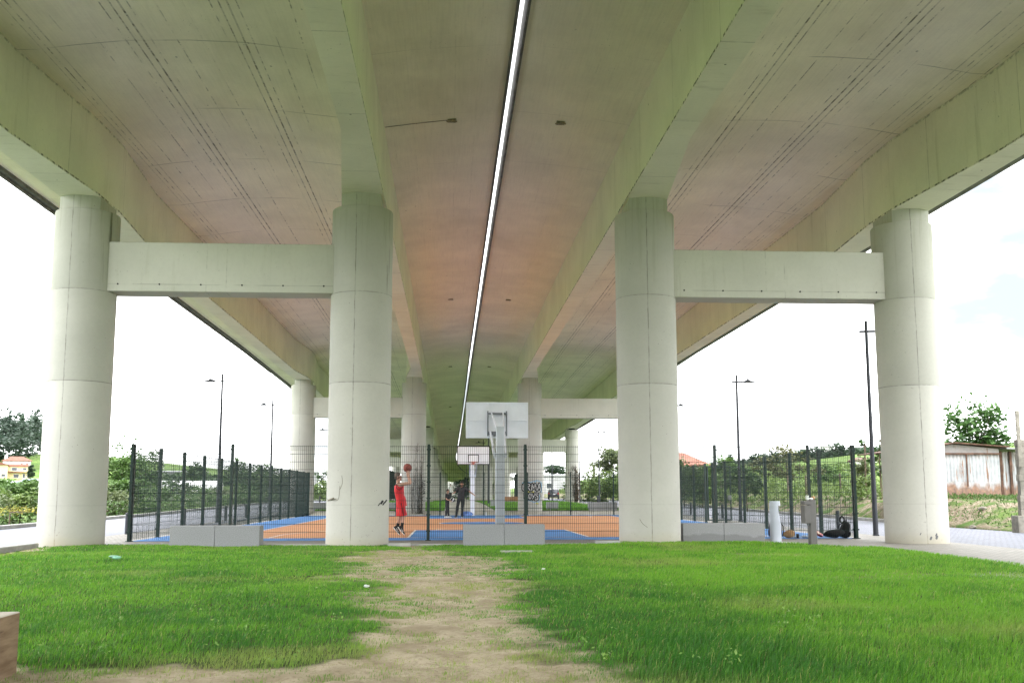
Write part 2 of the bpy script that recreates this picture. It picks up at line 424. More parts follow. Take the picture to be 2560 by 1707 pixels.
pk = M_SPRAY = pm('black_spray_paint', (.012,.012,.012), .5, .1, 10)
pw = pm('pale_spray_paint', (.60,.58,.56), .7, .1, 10); pb = pm('blue_spray_paint', (.25,.45,.62), .7, .15, 5); py = pm('yellow_spray_paint', (.62,.58,.12), .7, .2, 5)
# letters drawn in image units of the photographed tag, 521 px per metre, column axis at x 548, ground at 1500
LET = {'E': [[(395,552),(330,575),(318,645),(325,735),(400,752)], [(322,640),(380,632)]],
       'R': [[(430,752),(432,650),(430,560)], [(432,556),(500,560),(515,610),(440,648)], [(452,655),(500,700),(528,752)]],
       'M': [[(578,745),(590,640),(600,560)], [(603,565),(648,680),(690,560)], [(692,560),(715,650),(735,745)]],
       'A': [[(770,735),(800,620),(826,545)], [(828,545),(850,640),(864,735)], [(795,665),(850,668)]],
       'B': [[(375,840),(378,930),(385,1030)], [(380,838),(440,850),(440,905),(390,925)], [(392,930),(462,955),(450,1010),(390,1028)]],
       'O': [[(520,850),(490,900),(505,985),(540,1000),(560,930),(545,865),(520,850)]],
       'Y': [[(585,850),(610,920),(640,930)], [(680,845),(650,930),(600,1010)]],
       'S': [[(780,860),(730,850),(710,895),(765,930),(780,990),(740,1035),(690,1030)]]}
gc = COLS[(1, 1, 'i')]
m = MB()
T = lambda p: ((p[0]-560)/521.0, (1500-p[1])/521.0)
for ring_ in ([(300,520),(400,490),(520,505),(660,470),(760,450),(880,500),(905,640),(890,800)], [(830,900),(825,1000),(800,1095),(650,1110),(520,1060),(400,1075)], [(690,470),(700,520)]):
    ribbon(smooth_path([T(p) for p in ring_]), .05, .735, .003, m, 2)
for a in [(560,690),(745,690),(600,800),(730,1140),(480,800)]: ribbon([T(a), T((a[0]+35, a[1]+8))], .10, .735, .004, m, 3)
for L, ss in LET.items():
    for s in ss: ribbon(smooth_path([T(p) for p in s]), .185, .735, .006, m, 0)
for L, ss in LET.items():
    for s in ss: ribbon(smooth_path([T(p) for p in s]), .052, .735, .009, m, 1)
for zz in ([(840,790),(845,850),(880,780)], [(850,860),(890,900)], [(860,905),(870,940),(900,930)]): ribbon([T(p) for p in zz], .02, .735, .006, m, 0)
m.build('graffiti', [pk, pw, pb, py], gc)
# small tags scrawled on the far-left inner column's right side and further columns
for (key, u0, v0, sc_) in (((1,-1,'i'), .66, 2.0, 1.0), ((2,1,'i'), -.2, 1.6, 1.2)):
    m = MB(); rr_ = .735 if key[0] < 2 else .64
    for k in range(7):
        a = (u0 + rng.uniform(-.05,.05), v0 - k*.12*sc_); pth = [a] + [(u0+rng.uniform(-.12,.10), a[1]+rng.uniform(-.1,.08)) for _ in range(3)]
        ribbon(pth, .025, rr_, .004, m)
    m.build('graffiti', M_SPRAY, COLS[key])
# scratch marks and scuffs on the front columns
for key, lst in {(0,-1,'i'): [[(-.32,1.62),(-.30,1.45),(-.36,1.30)],[(-.7,1.08),(-.60,1.06),(-.44,1.05),(-.38,1.12),(-.36,1.38)]], (0,1,'i'): [[(-.36,.60),(-.30,.50),(-.20,.42)]]}.items():
    m = MB()
    for pth in lst: ribbon(smooth_path(pth), .010, .735, .003, m)
    m.build('scratch', pm('scratch_dark', (.16,.15,.12), .9), COLS[key])
m = MB()
for a, b, w in ((.58,.98,.045),(.62,.95,.03),(.66,1.0,.03),(.52,.93,.02)): ribbon([(a,b),(a+.03,b+.05)], w, .735, .003, m)
m.build('scuff', M_SPRAY, COLS[(0,-1,'i')])
m = MB()
for a, b, w in ((-.02,.12,.05),(.13,.14,.06),(.12,.20,.04),(-.25,.22,.02)): ribbon([(a,b),(a+.02,b+.04)], w, .735, .003, m)
m.build('scuff', pm('grey_scuff', (.16,.16,.17), .8), COLS[(0,1,'o')])
m = MB(); m.bar((-.66,-.33,1.05), (-.50,-.62,1.10), .03); m.build('bracket', pm('old_bracket', (.22,.20,.15), .8), COLS[(0,-1,'i')])

def creeper(name, label, colu, base_u, zmax, n, leaves, seed):
    """bare climbing stems hugging a column"""
    rg = np.random.default_rng(seed); m = MB(); lf = []
    o = colu; c = o.matrix_basis.translation
    Yc = o.parent.location.y; r = .735 if Yc < 80 else .64
    for k in range(n):
        th = base_u + rg.normal(0, .22); z = 0; p = []; zt = zmax*rg.uniform(.35, 1.0); dr = rg.normal(0, .06)
        while z < zt:
            rr = r + .012 + .02*rg.random(); p.append((c.x+rr*math.sin(th), Yc-rr*math.cos(th), c.z+z)); z += .12; th += dr*.12 + rg.normal(0, .035)
        rad = [max(.004, .016*(1-i/len(p))) for i in range(len(p))]
        if len(p) > 2: m.tube(p, rad, 4)
        for _ in range(int(10*zt)):
            q = Vector(p[rg.integers(1, len(p))]); t = Vector((rg.normal(0,.10), -.01, rg.uniform(0,.22)))
            m.tube([q, q+t*.6+Vector((0,-.01,0)), q+t], [.006,.005,.003], 3)
            lf.append(q+t)
    o2 = m.build(name, pm('dry_vine_stem', (.09,.075,.06), .9)); tag(o2, label, 'climbing plant')
    if leaves:
        V, F, A = leaves_np(np.array([tuple(q) for q in lf for _ in range(leaves)]) + rg.normal(0, .06, (len(lf)*leaves, 3)), .06, rg)
        np_mesh('foliage', V, F, leafmat('vine_leaf', (.05,.03,.02), (.16,.11,.06)), o2, {'tint': A})
    return o2
def leaves_np(C, size, rg, flat=.35, var=.35, aspect=1.7, hang=0.0):
    """one folded diamond leaf per centre; returns verts, quads, tint"""
    n = len(C)
    a = rg.normal(size=(n,3)); a[:,2] = a[:,2]*flat - hang; a /= np.linalg.norm(a,axis=1)[:,None]+1e-9
    nn = rg.normal(size=(n,3)); nn[:,2] = np.abs(nn[:,2])+.5
    b = np.cross(nn, a); b /= np.linalg.norm(b,axis=1)[:,None]+1e-9
    s = size*(1+var*rg.normal(size=(n,1))).clip(.4, 2)
    V = np.stack([C - a*s*aspect*.5, C + b*s*.5, C + a*s*aspect*.5, C - b*s*.5], 1).reshape(-1,3)
    F = np.arange(4*n).reshape(n,4)
    t = np.repeat(rg.random(n), 4)
    return V, F, t
creeper('climbing_vine', 'bare leafless creeper climbing the column beside the shooting player', COLS[(1,-1,'i')], .45, 4.4, 14, 0, 3)
creeper('climbing_vine', 'dry brown creeper climbing the right column on the far lawn', COLS[(2,1,'o')], .45, 3.3, 18, 4, 4)

# ================================================================== GROUND
def groundmat():
    N = NT('meadow_ground'); v = N.obj(); x, y, z = N.xyz(v)
    a = N.noise(v, .25, 5, .6); b = N.noise(v, 2.5, 5, .65)
    c = N.mix(N.rmp(a, .35, .65), (.055,.105,.025), (.12,.17,.045))
    c = N.mix(N.rmp(b, .45, .7), c, (.045,.085,.02))
    # bare stony earth on the cut bank by the right-hand street
    bank = N.m('MULTIPLY', N.rmp(x, 17.2, 18.0), N.rmp(x, 23.5, 21.0))
    d = N.m('MULTIPLY', bank, N.rmp(N.noise(v, 1.1, 5, .7), .42, .56))
    c = N.mix(d, c, N.mix(N.rmp(N.noise(v, 9, 5, .7), .35, .7), (.11,.085,.055), (.30,.26,.20)))
    N.bump(N.noise(v, 5, 5, .7), .8, .08)
    return N.fin(c, .95, .1)
xs = np.concatenate([np.linspace(-600,-200,12)[:-1], np.linspace(-200,-40,28)[:-1], np.linspace(-40,-15.9,20)[:-1], [-15.62,-15.46,-5,5,15,17.70], np.linspace(17.8,24,22)[:-1], np.linspace(24,60,26)[:-1], np.linspace(60,200,24)[:-1], np.linspace(200,600,12)])
ys = np.concatenate([np.linspace(-200,20,24)[:-1], np.linspace(20,70,64)[:-1], np.linspace(70,200,50)[:-1], np.linspace(200,900,40)])
GX, GY = np.meshgrid(xs, ys); GZ = ground_h(GX, GY) - np.where((GX > -15.6) & (GX < 17.75), .4, 0)
GZ = GZ + np.where((GX > 18), (fbm(GX, GY, 1.2, 5)-.5)*.22, 0)*np.clip((60-GX)/40, 0, 1)
def grid_faces(ny, nx):
    i = np.arange(ny-1)[:,None]*nx + np.arange(nx-1)[None,:]; i = i.ravel(); return np.stack([i, i+1, i+nx+1, i+nx], 1)
tag(np_mesh('ground', np.stack([GX,GY,GZ],-1).reshape(-1,3), grid_faces(len(ys), len(xs)), groundmat(), smooth=True), kind='structure')
def zin(Y): return np.where(Y < F1, 0.0, zg(Y)*sstep(F1, F1+2.5, Y))
def strip(name, x0, x1, y0, y1, dz, mat, kind='structure', za=None, zb=None):
    Y = np.unique(np.concatenate([[y0, y1], np.arange(math.ceil(y0), y1, 2.0 if y1 < 120 else 6.0)]))
    V = np.concatenate([np.stack([np.full(len(Y), x), Y, (f or zg)(Y)+dz], -1) for x, f in ((x0, za), (x1, zb))])
    n = len(Y); i = np.arange(n-1); F = np.stack([i, n+i, n+i+1, i+1], 1)
    return tag(np_mesh(name, V, F, mat), kind=kind)
def cobble(name, c1, c2, gap, size, ang=0.0):
    N = NT(name); v = N.obj(); mp = N.n('ShaderNodeMapping'); N.set(mp.inputs[0], v); mp.inputs['Rotation'].default_value = (0,0,ang); v2 = mp.outputs[0]
    wv = N.n('ShaderNodeVectorMath', operation='ADD'); N.set(wv.inputs[0], v2)
    br = N.n('ShaderNodeTexBrick'); N.set(br.inputs['Vector'], v2); br.inputs['Scale'].default_value = 1/size
    br.inputs['Mortar Size'].default_value = .05; br.inputs['Mortar Smooth'].default_value = .5; br.inputs['Brick Width'].default_value = 1.0; br.inputs['Row Height'].default_value = .9
    br.inputs['Color1'].default_value = (*c1,1); br.inputs['Color2'].default_value = (*c2,1); br.inputs['Mortar'].default_value = (*gap,1)
    c = N.mix(N.rmp(N.noise(v, .5, 5, .65), .35, .68), br.outputs[0], N.mix(.5, br.outputs[0], tuple(q*.7 for q in c1)))
    c = N.mix(N.m('MULTIPLY', N.rmp(N.noise(v, 3, 5, .7), .5, .7), .25), c, (.22,.19,.14))
    c = N.mix(N.m('MULTIPLY', N.noise(v, 40, 3), .3), c, tuple(q*1.15 for q in c2))
    N.bump(N.m('ADD', N.m('SUBTRACT', 1, br.outputs['Fac']), N.m('MULTIPLY', N.noise(v, 30, 3), .4)), .5, .012)
    return N.fin(c, .7, .35)
M_ROAD = cobble('granite_setts_road', (.20,.21,.25), (.13,.14,.175), (.05,.05,.05), .15)
M_PAVE = cobble('granite_setts_pavement', (.29,.275,.245), (.20,.19,.165), (.045,.04,.03), .15, .15)
M_PATH = pm('pale_gravel_path', (.46,.43,.37), .9, .14, 2, .3, bscale=60)
M_KERB = pm('granite_kerb', (.36,.355,.34), .75, .16, 4, .25, bscale=70)
strip('road', -15.42, -9.17, -150, 230, .0, M_ROAD)
strip('road', 12.3, 17.75, -150, 230, .0, M_ROAD)
strip('pavement', -9.9, FL, 23.6, 120, .008, M_PAVE, zb=zin)
strip('pavement', 7.0, 12.3, -150, 25.2, .006, M_PAVE)
strip('pavement', FR-.1, 12.3, 25.2, 120, .006, M_PAVE, za=zin)
strip('pavement', FL, FR-.1, 23.4, F0+.3, .004, M_PAVE)
strip('pavement', FL, FR-.1, F1-.1, 61.5, .006, M_PATH, za=zin, zb=zin)
strip('path', -.3, 2.75, 61.0, 200, .02, M_PATH)
def kerb(x0, x1, y0, y1, h, name='kerb'):
    Y = np.arange(y0, y1+.01, 1.0 if y1-y0 < 60 else 4.0); m = MB(); rs = []
    for yy in Y:
        z = float(zg(yy)); rs.append([(x0,yy,z-.1),(x1,yy,z-.1),(x1,yy,z+h-.015),(x1-.015,yy,z+h),(x0+.015,yy,z+h),(x0,yy,z+h-.015)])
    m.rings(rs, 0, True, False); return tag(m.build(name, M_KERB), kind='structure')
kerb(-9.25, -9.08, -30, 23.4, .13); kerb(-15.6, -15.42, -30, 200, .14); kerb(17.75, 17.93, 38, 200, .14)
m = MB(); m.cbox(-9.08, 7.2, 23.62, 23.80, -.1, .045, .012); tag(m.build('kerb', M_KERB), kind='structure')

# ---- court
def courtmat(name, c):
    N = NT(name); v = N.obj()
    k = N.mix(N.rmp(N.noise(v, .6, 5, .65), .3, .7), tuple(q*.86 for q in c), tuple(min(1,q*1.1) for q in c))
    k = N.mix(N.m('MULTIPLY', N.rmp(N.noise(N.mapv(v, (1,.6,1)), 2.3, 6, .75), .55, .75), .25), k, (.42,.36,.30))
    N.bump(N.noise(v, 90, 3), .12, .004); return N.fin(k, .75, .3)
M_BLUE = courtmat('blue_court_paint', (.065,.205,.48)); M_ORG = courtmat('orange_court_paint', (.53,.25,.112)); M_LINE = courtmat('white_court_line', (.72,.70,.66))
def sheet(name, polys, z, mat, kind='structure'):
    m = MB()
    for p in polys: m.add([(x,y,z) for x,y in p], [tuple(range(len(p)))])
    return tag(m.build(name, mat), kind=kind)
rect = lambda a,b,c,d: [(a,c),(b,c),(b,d),(a,d)]
BL, BR, BN, BF = CC-7.5, CC+7.5, 27.7, 55.7
sheet('court_surface', [rect(FL+.02, FR-.02, F0+.02, F1-.02)], .014, M_BLUE)
sheet('court_orange', [rect(BL, BR, BN, BF)], .018, M_ORG)
circ = lambda x,y,r,a0=0,a1=2*math.pi,n=48: [(x+r*math.cos(a0+(a1-a0)*i/n), y+r*math.sin(a0+(a1-a0)*i/n)) for i in range(n+1)]
YC = (BN+BF)/2
sheet('court_blue_zones', [rect(CC-2.45,CC+2.45,BN,BN+5.8), rect(CC-2.45,CC+2.45,BF-5.8,BF), circ(CC,YC,1.75)[:-1]], .022, M_BLUE)
def arcstrip(x,y,r,w,a0,a1,n=48):
    o = circ(x,y,r+w/2,a0,a1,n); i = circ(x,y,r-w/2,a0,a1,n); return [[o[k],o[k+1],i[k+1],i[k]] for k in range(n)]
w = .06; LN = [rect(BL-w,BL,BN,BF), rect(BR,BR+w,BN,BF), rect(BL-w,BR+w,BF,BF+w), rect(BL-w,CC-2.5,BN-w,BN), rect(CC+2.5,BR+w,BN-w,BN), rect(CC-2.45,CC+2.45,BN-w,BN), rect(BL,CC-1.78,YC-w/2,YC+w/2), rect(CC+1.78,BR,YC-w/2,YC+w/2)]
for s in (-1, 1):
    yb = BN if s < 0 else BF; d = 1 if s < 0 else -1
    a, b = sorted((yb, yb+d*5.8))
    LN += [rect(CC-2.51,CC-2.45,a,b), rect(CC+2.45,CC+2.51,a,b), rect(CC-2.45,CC+2.45,yb+d*5.8-w/2,yb+d*5.8+w/2)]
    hy = yb + d*1.575
    a0 = 0 if s < 0 else math.pi
    LN += arcstrip(CC, hy+d*.1, 6.25, w, a0, a0+math.pi) + arcstrip(CC, yb+d*5.86, 1.8, w, a0, a0+math.pi, 24)
    a, b = sorted((yb, hy+d*.1)); LN += [rect(CC-6.28,CC-6.22,a,b), rect(CC+6.22,CC+6.28,a,b)]
LN += arcstrip(CC, YC, 1.78, w, 0, 2*math.pi)
sheet('court_markings', LN, .026, M_LINE)

# ---- lawn in front
def dirt_mask(X, Y):
    X = np.asarray(X, float); Y = np.asarray(Y, float)
    c = np.interp(Y, [6,8,8.9,12.4,17.3,20.5], [-.2,-.15,-.1,.08,-.5,-.8]); hw = np.interp(Y, [6,7,7.8,8.9,12.4,16,18.5,20.6,22.5], [.9,.75,.64,.62,.92,1.25,1.4,1.0,.1])
    nz = (fbm(X, Y, .9, 3)-.5)*2.4 + (fbm(X, Y, 3.2, 9)-.5)*1.6
    a = sstep(.62, -.55, (np.abs(X-c)-hw) + nz*.6)
    xl = np.interp(X, [-4.5,-3.2,-1.5,.6,1.5], [7.05,7.1,7.15,7.1,6.2])
    b = sstep(.36, -.36, Y - xl + nz*.40)*sstep(1.5, .5, X + nz*.3)
    e = sstep(.5, 0, np.abs(X+8.9)+nz*.3)*sstep(17.2, 18.5, Y)*.8
    f = sstep(1.4, .2, np.hypot((X-6.6)*.6, Y-14.2) + nz*.8)*.5 + sstep(1.0, .1, np.hypot((X-6.0)*.7, Y-19) + nz*.8)*.5
    return np.clip(np.maximum(np.maximum(a, b), np.maximum(e, f)), 0, 1)
def lawn_z(X, Y):
    return .012 + .05*(fbm(X, Y, .35, 2)-.45)*sstep(23.5, 19, Y) + .02*(fbm(X, Y, 1.4, 6)-.5) + .05*sstep(21.0, 23.0, Y)*sstep(3.2, 1.6, np.abs(np.asarray(X)-6.0)) + .03*sstep(21,23,Y)*sstep(2.5,1,np.abs(np.asarray(X)+7.5)) - .015*dirt_mask(X, Y)
def lawn_in(X, Y):
    lim = np.interp(X, [-9.2,7.0,7.4,8.3,9.4], [23.6,23.6,22.9,22.2,21.6])
    re = 9.42 - .25*sstep(18, 14, Y)
    return (Y < lim) & (X > -9.07) & (X < re)
dx = .075; gx = np.arange(-9.2, 9.6, dx); gy = np.arange(4.4, 23.8, dx); LX, LY = np.meshgrid(gx, gy)
DM = dirt_mask(LX, LY); ins = lawn_in(LX, LY)
LZ = lawn_z(LX, LY) + (fbm(LX, LY, 5, 4)-.5)*.055*(.3+DM)
F = grid_faces(len(gy), len(gx)); keep = ins.ravel()[F].all(1); F = F[keep]
def soilmat():
    N = NT('lawn_soil'); v = N.obj(); d = N.attr('dirt')
    s = N.mix(N.rmp(N.noise(v, 2.2, 6, .7), .32, .68), (.345,.28,.19), (.56,.475,.345))
    s = N.mix(N.m('MULTIPLY', N.rmp(N.noise(v, 22, 5, .7), .5, .68), .6), s, (.24,.18,.12))
    peb = N.rmp(N.voro(v, 34), .05, .14, 1, 0); s = N.mix(N.m('MULTIPLY', peb, N.rmp(N.noise(v, 4, 3), .5, .62)), s, (.42,.38,.32))
    g = N.mix(N.noise(v, 6, 4), (.045,.075,.02), (.10,.11,.045))
    c = N.mix(N.rmp(N.m('ADD', d, N.m('MULTIPLY', N.m('SUBTRACT', N.noise(v, 3.5, 5, .7), .5), .9)), .15, .75), g, s)
    N.bump(N.m('ADD', N.noise(v, 9, 6, .7), N.m('MULTIPLY', N.noise(v, 45, 4, .7), .6)), .75, .05)
    return N.fin(c, .95, .1)
M_SOIL = soilmat()
tag(np_mesh('lawn', np.stack([LX,LY,LZ],-1).reshape(-1,3), F, M_SOIL, attrs={'dirt': DM.ravel()}, smooth=True), kind='structure')
strip('lawn', -9.07, 9.4, -150, 4.6, .02, pm('lawn_far_soil', (.06,.10,.025), .95, .4, 2))
def grassmat(name, cols):
    N = NT(name); t = N.attr('tint'); h = N.attr('dry')
    c = N.mix(t, cols[0], cols[1]); c = N.mix(h, c, cols[2]); N.fin(c, .5, .3)
    tr = N.n('ShaderNodeBsdfTranslucent'); N.set(tr.inputs[0], c); mx = N.n('ShaderNodeMixShader'); mx.inputs[0].default_value = .3
    N.t.links.new(N.b.outputs[0], mx.inputs[1]); N.t.links.new(tr.outputs[0], mx.inputs[2]); N.t.links.new(mx.outputs[0], N.out.inputs[0]); return N.mat
M_GRASS = grassmat('grass_blades', ((.042,.170,.016), (.185,.415,.030), (.42,.40,.14)))
def blades(X, Y, Z, H, Wd, lean, dirx, tint, dry, name, mat, parent=None):
    n = len(X); th = rng.uniform(0, 2*math.pi, n); sx, sy = np.cos(th)*Wd*.5, np.sin(th)*Wd*.5
    az = dirx + rng.normal(0, .9, n); lx, ly = np.cos(az)*lean*H, np.sin(az)*lean*H
    B = np.stack([X, Y, Z-.01], -1); S = np.stack([sx, sy, np.zeros(n)], -1)
    M = np.stack([X+lx*.35, Y+ly*.35, Z+H*.6], -1); T = np.stack([X+lx, Y+ly, Z+H*(1-.25*lean)], -1)
    V = np.stack([B-S, B+S, M+S*.75, M-S*.75, T], 1).reshape(-1,3); i = np.arange(n)*5
    return tag(np_mesh(name, V, [np.stack([i,i+1,i+2,i+3],1), np.stack([i+3,i+2,i+4],1)], mat, parent, {'tint': np.repeat(tint,5), 'dry': np.repeat(dry,5)}), kind='stuff')
GB = []
for y0, y1, dens, wd in ((5.2,7.6,3600,.0042),(7.6,10.5,2900,.0050),(10.5,14,1900,.0065),(14,18.5,1300,.0085),(18.5,23.6,1000,.011)):
    n = int(dens*(y1-y0)*18.5); X = rng.uniform(-9.07, 9.45, n); Y = rng.uniform(y0, y1, n)
    k = (X > -.52*Y-1.8) & (X < .62*Y+1.8) & lawn_in(X, Y); X, Y = X[k], Y[k]
    d = dirt_mask(X, Y); tuft = fbm(X, Y, 4.5, 21)
    pr = np.clip(1.32 - 1.06*d + (tuft*.6+fbm(X, Y, 1.6, 91)*.4-.5)*np.where(d > .05, 3.4, 0), np.where(d > .05, .24, 1), 1); k = rng.random(len(X)) < pr
    X, Y, d, tuft = X[k], Y[k], d[k], tuft[k]
    lush = fbm(X, Y, .55, 31)*.7 + fbm(X, Y, 2.2, 41)*.45
    side = .85 + .3*sstep(0, 3, X) + .35*sstep(9.5, 7.5, Y)*sstep(.5, 2.5, X) + .15*sstep(-1.5, -3, X)*sstep(11, 8, Y)
    H = (.025 + .054*lush)*side*rng.uniform(.5, 1.25, len(X))*(1-.62*d)
    H *= 1 - .25*sstep(20, 22, Y)
    dr = np.clip((fbm(X, Y, .6, 51)-.60)*2.4 + rng.normal(0, .10, len(X)) + d*.42, 0, .85)*.75
    dr = np.where(rng.random(len(X)) < .03, .9, dr)
    cl = fbm(X, Y, 1.7, 61)*.45 + fbm(X, Y, .5, 71)*.25 + fbm(X, Y, 5, 81)*.3; tint = np.clip(.45 + (cl-.5)*2.2 - (lush-.55)*.4 + rng.normal(0, .30, len(X)) + .15*sstep(10, 14, Y) + .28*sstep(1, 4, X) - .16*sstep(12, 8, Y)*sstep(0, -2, X) - .42*sstep(.2, 1.0, X)*sstep(3.6, 2.2, X)*sstep(15, 11.5, Y), 0, 1)
    GB.append((X, Y, lawn_z(X, Y), H, np.full(len(X), wd)*rng.uniform(.7, 1.3, len(X)), np.clip(rng.normal(.6, .3, len(X)), .05, 1.3), np.zeros(len(X)), tint, dr))
GB = [np.concatenate(q) for q in zip(*GB)]
print('BLADES', len(GB[0]))
blades(*GB, 'grass', M_GRASS)
# broad-leaved weeds dotted in the turf
wx = rng.uniform(-6, 8, 160); wy = rng.uniform(6.6, 16, 160); k = lawn_in(wx, wy) & (dirt_mask(wx, wy) < .8); wx, wy = wx[k], wy[k]
C = np.repeat(np.stack([wx, wy, lawn_z(wx, wy)], -1), 9, 0); C += rng.normal(0, .035, C.shape)*[1,1,0]; C[:,2] += rng.uniform(.03, .12, len(C))
V, Fq, A = leaves_np(C, .016, rng, .5); o = np_mesh('weeds', V, Fq, leafmat('weed_leaf', (.12,.26,.05), (.26,.40,.10)), None, {'tint': A}); tag(o, kind='stuff')
# far lawns beyond the court
for x0, x1 in ((-8.1, -.3), (2.75, 10.7)):
    strip('lawn', x0, x1, 61.0, 118, .03, pm('far_lawn_turf', (.075,.17,.03), .95, .3, .9, .5, bscale=14))
fx = rng.uniform(-8.1, 10.7, 60000); fy = 61 + 50*rng.random(60000)**1.6; k = (fx < -.35) | (fx > 2.8); fx, fy = fx[k], fy[k]; n = len(fx)
blades(fx, fy, zg(fy)+.03, rng.uniform(.06,.15,n), np.full(n,.03), np.full(n,.4), np.zeros(n), rng.random(n), np.clip(rng.normal(.05,.1,n),0,1), 'grass', M_GRASS)

# ================================================================== COURT FENCES
M_FGREEN = pm('dark_green_powder_coat', (.006,.024,.018), .45, .15, 3, spec=.45)
M_WIRE = pm('dark_green_wire', (.008,.022,.017), .5, .1, 3)
def wires_np(A, B, r):
    A = np.asarray(A, float); B = np.asarray(B, float); d = B-A; d /= np.linalg.norm(d,axis=1)[:,None]
    ref = np.where(np.abs(d[:,2:3]) > .9, [[1.,0,0]], [[0,0,1.]]); u = np.cross(d, ref); u /= np.linalg.norm(u,axis=1)[:,None]; v = np.cross(d, u)
    c = [u*r, v*r, -u*r, -v*r]
    V = np.stack([A+q for q in c] + [B+q for q in c], 1).reshape(-1,3); n = len(A)
    i = (np.arange(n)*8)[:,None]; F = np.concatenate([i+np.array([[k,(k+1)%4,4+(k+1)%4,4+k]]) for k in range(4)])
    return V, F
FH = 2.43
def mesh_panel(p, q, parent, zb=.05, h=FH, vs=.05, name='mesh_panel', rv=.0037, rh=.0047):
    p = np.array(p, float); q = np.array(q, float); L = np.linalg.norm(q-p); d = (q-p)/L; nrm = np.array([-d[1], d[0]])
    t = np.arange(.04, L-.03, vs); P = p[None,:]+d[None,:]*t[:,None]
    A = np.concatenate([P, np.full((len(t),1), zb)], 1); B = np.concatenate([P, np.full((len(t),1), h+.025)], 1)
    z = np.arange(h, zb, -.2); a = []; b = []
    for s in (-1, 1):
        for k in z:
            a.append([*(p+nrm*.006*s), k]); b.append([*(q+nrm*.006*s), k])
    V1, F1_ = wires_np(A, B, rv); V2, F2 = wires_np(a, b, rh)
    return np_mesh(name, np.concatenate([V1, V2]), np.concatenate([F1_, F2+len(V1)]), M_WIRE, parent)
def fpost(x, y, parent, along_x=True, h=FH+.04):
    m = MB(); a, b = (.033, .045) if along_x else (.05, .03)
    m.cbox(x-a, x+a, y-b, y+b, -.05, h, .006); m.cbox(x-a-.003, x+a+.003, y-b-.003, y+b+.003, h, h+.018, .005)
    for k in range(6):
        z = .25 + k*.42
        if along_x: m.box(x-a-.022, x+a+.022, y-b-.012, y-b-.001, z-.02, z+.02)
        else: m.box(x-a-.012, x-a-.001, y-b-.022, y+b+.022, z-.02, z+.02)
    m.box(x-.07, x+.07, y-.07, y+.07, .0, .025)
    return m.build('fence_post', M_FGREEN, parent)
def fence(pts, label, along_x):
    f = empty('court_fence', (0,0,0), 0, label, 'fence', 'green wire mesh fences round the basketball court')
    for k, p in enumerate(pts): fpost(*p, f, along_x)
    for a, b in zip(pts[:-1], pts[1:]): mesh_panel(a, b, f)
    return f
fx_ = [FL + P25*k for k in range(1, 8)]
fence([(FL, F0)] + [(x, F0) for x in fx_] + [(FR, F0)], 'dark green wire mesh fence across the near end of the court behind the granite benches', True)
fence([(FL+.0, F0+.07)] + [(FL, F0+P25*k) for k in range(1, 13)] + [(FL, F1)], 'dark green wire mesh fence along the left side of the court beside the street lamps', False)
fence([(FL+.07, F1)] + [(x, F1) for x in fx_] + [(FR-.07, F1)], 'dark green wire mesh fence across the far end of the court before the lawns', True)
r_ = fence([(FR, F0+.07)] + [(FR, F0+P25*k) for k in range(1, 6)], 'green wire mesh fence along the right side of the court with an open gate', False)
fpost(FR, 40.75, r_, False); mesh_panel((FR, F0+P25*5), (FR, 40.75), r_)
pts = [(FR, 41.95)] + [(FR, F0+P25*k) for k in range(7, 13)] + [(FR, F1-.07)]
for p in pts: fpost(*p, r_, False)
for a, b in zip(pts[:-1], pts[1:]): mesh_panel(a, b, r_)
g = empty('fence_gate', (FR+.06, 41.93, 0), R(12), 'open green gate leaf standing out from the right court fence', 'gate')
m = MB()
for x in (.03, 1.10): m.cbox(x-.025, x+.025, -.025, .025, .08, 2.38, .005)
for z in (.10, 2.35): m.cbox(.05, 1.08, -.02, .02, z-.02, z+.02, .005)
m.build('gate_frame', M_FGREEN, g); mesh_panel((.05,0), (1.08,0), g, .12, 2.33)
m = MB(); m.cbox(.98, 1.12, -.045, .045, .95, 1.15, .01); m.tube([(1.06,-.045,1.08),(1.06,-.09,1.08),(.95,-.09,1.08)], .01, 6); m.build('latch', pm('steel_latch', (.25,.25,.25), .4, .1, 5, metal=.7), g)
# tall fences of the second court further along under the bridge
for x, y0, y1, lab in ((FL+.05, 118, 150, 'far dark green mesh fence seen edge on beyond the shooting player'), (FR-.1, 146, 166, 'far dark green mesh fence seen edge on left of the graffiti column')):
    f = empty('court_fence', (0,0,0), 0, lab, 'fence', 'tall fences of the far second court')
    ys_ = np.arange(y0, y1+.1, 4.0)
    for yy in ys_: 
        m = MB(); m.cbox(x-.04, x+.04, yy-.04, yy+.04, .4, 4.6, .006); m.build('fence_post', M_FGREEN, f)
    for a, b in zip(ys_[:-1], ys_[1:]): mesh_panel((x, a), (x, b), f, .6, 4.5, .08, rv=.008, rh=.008)

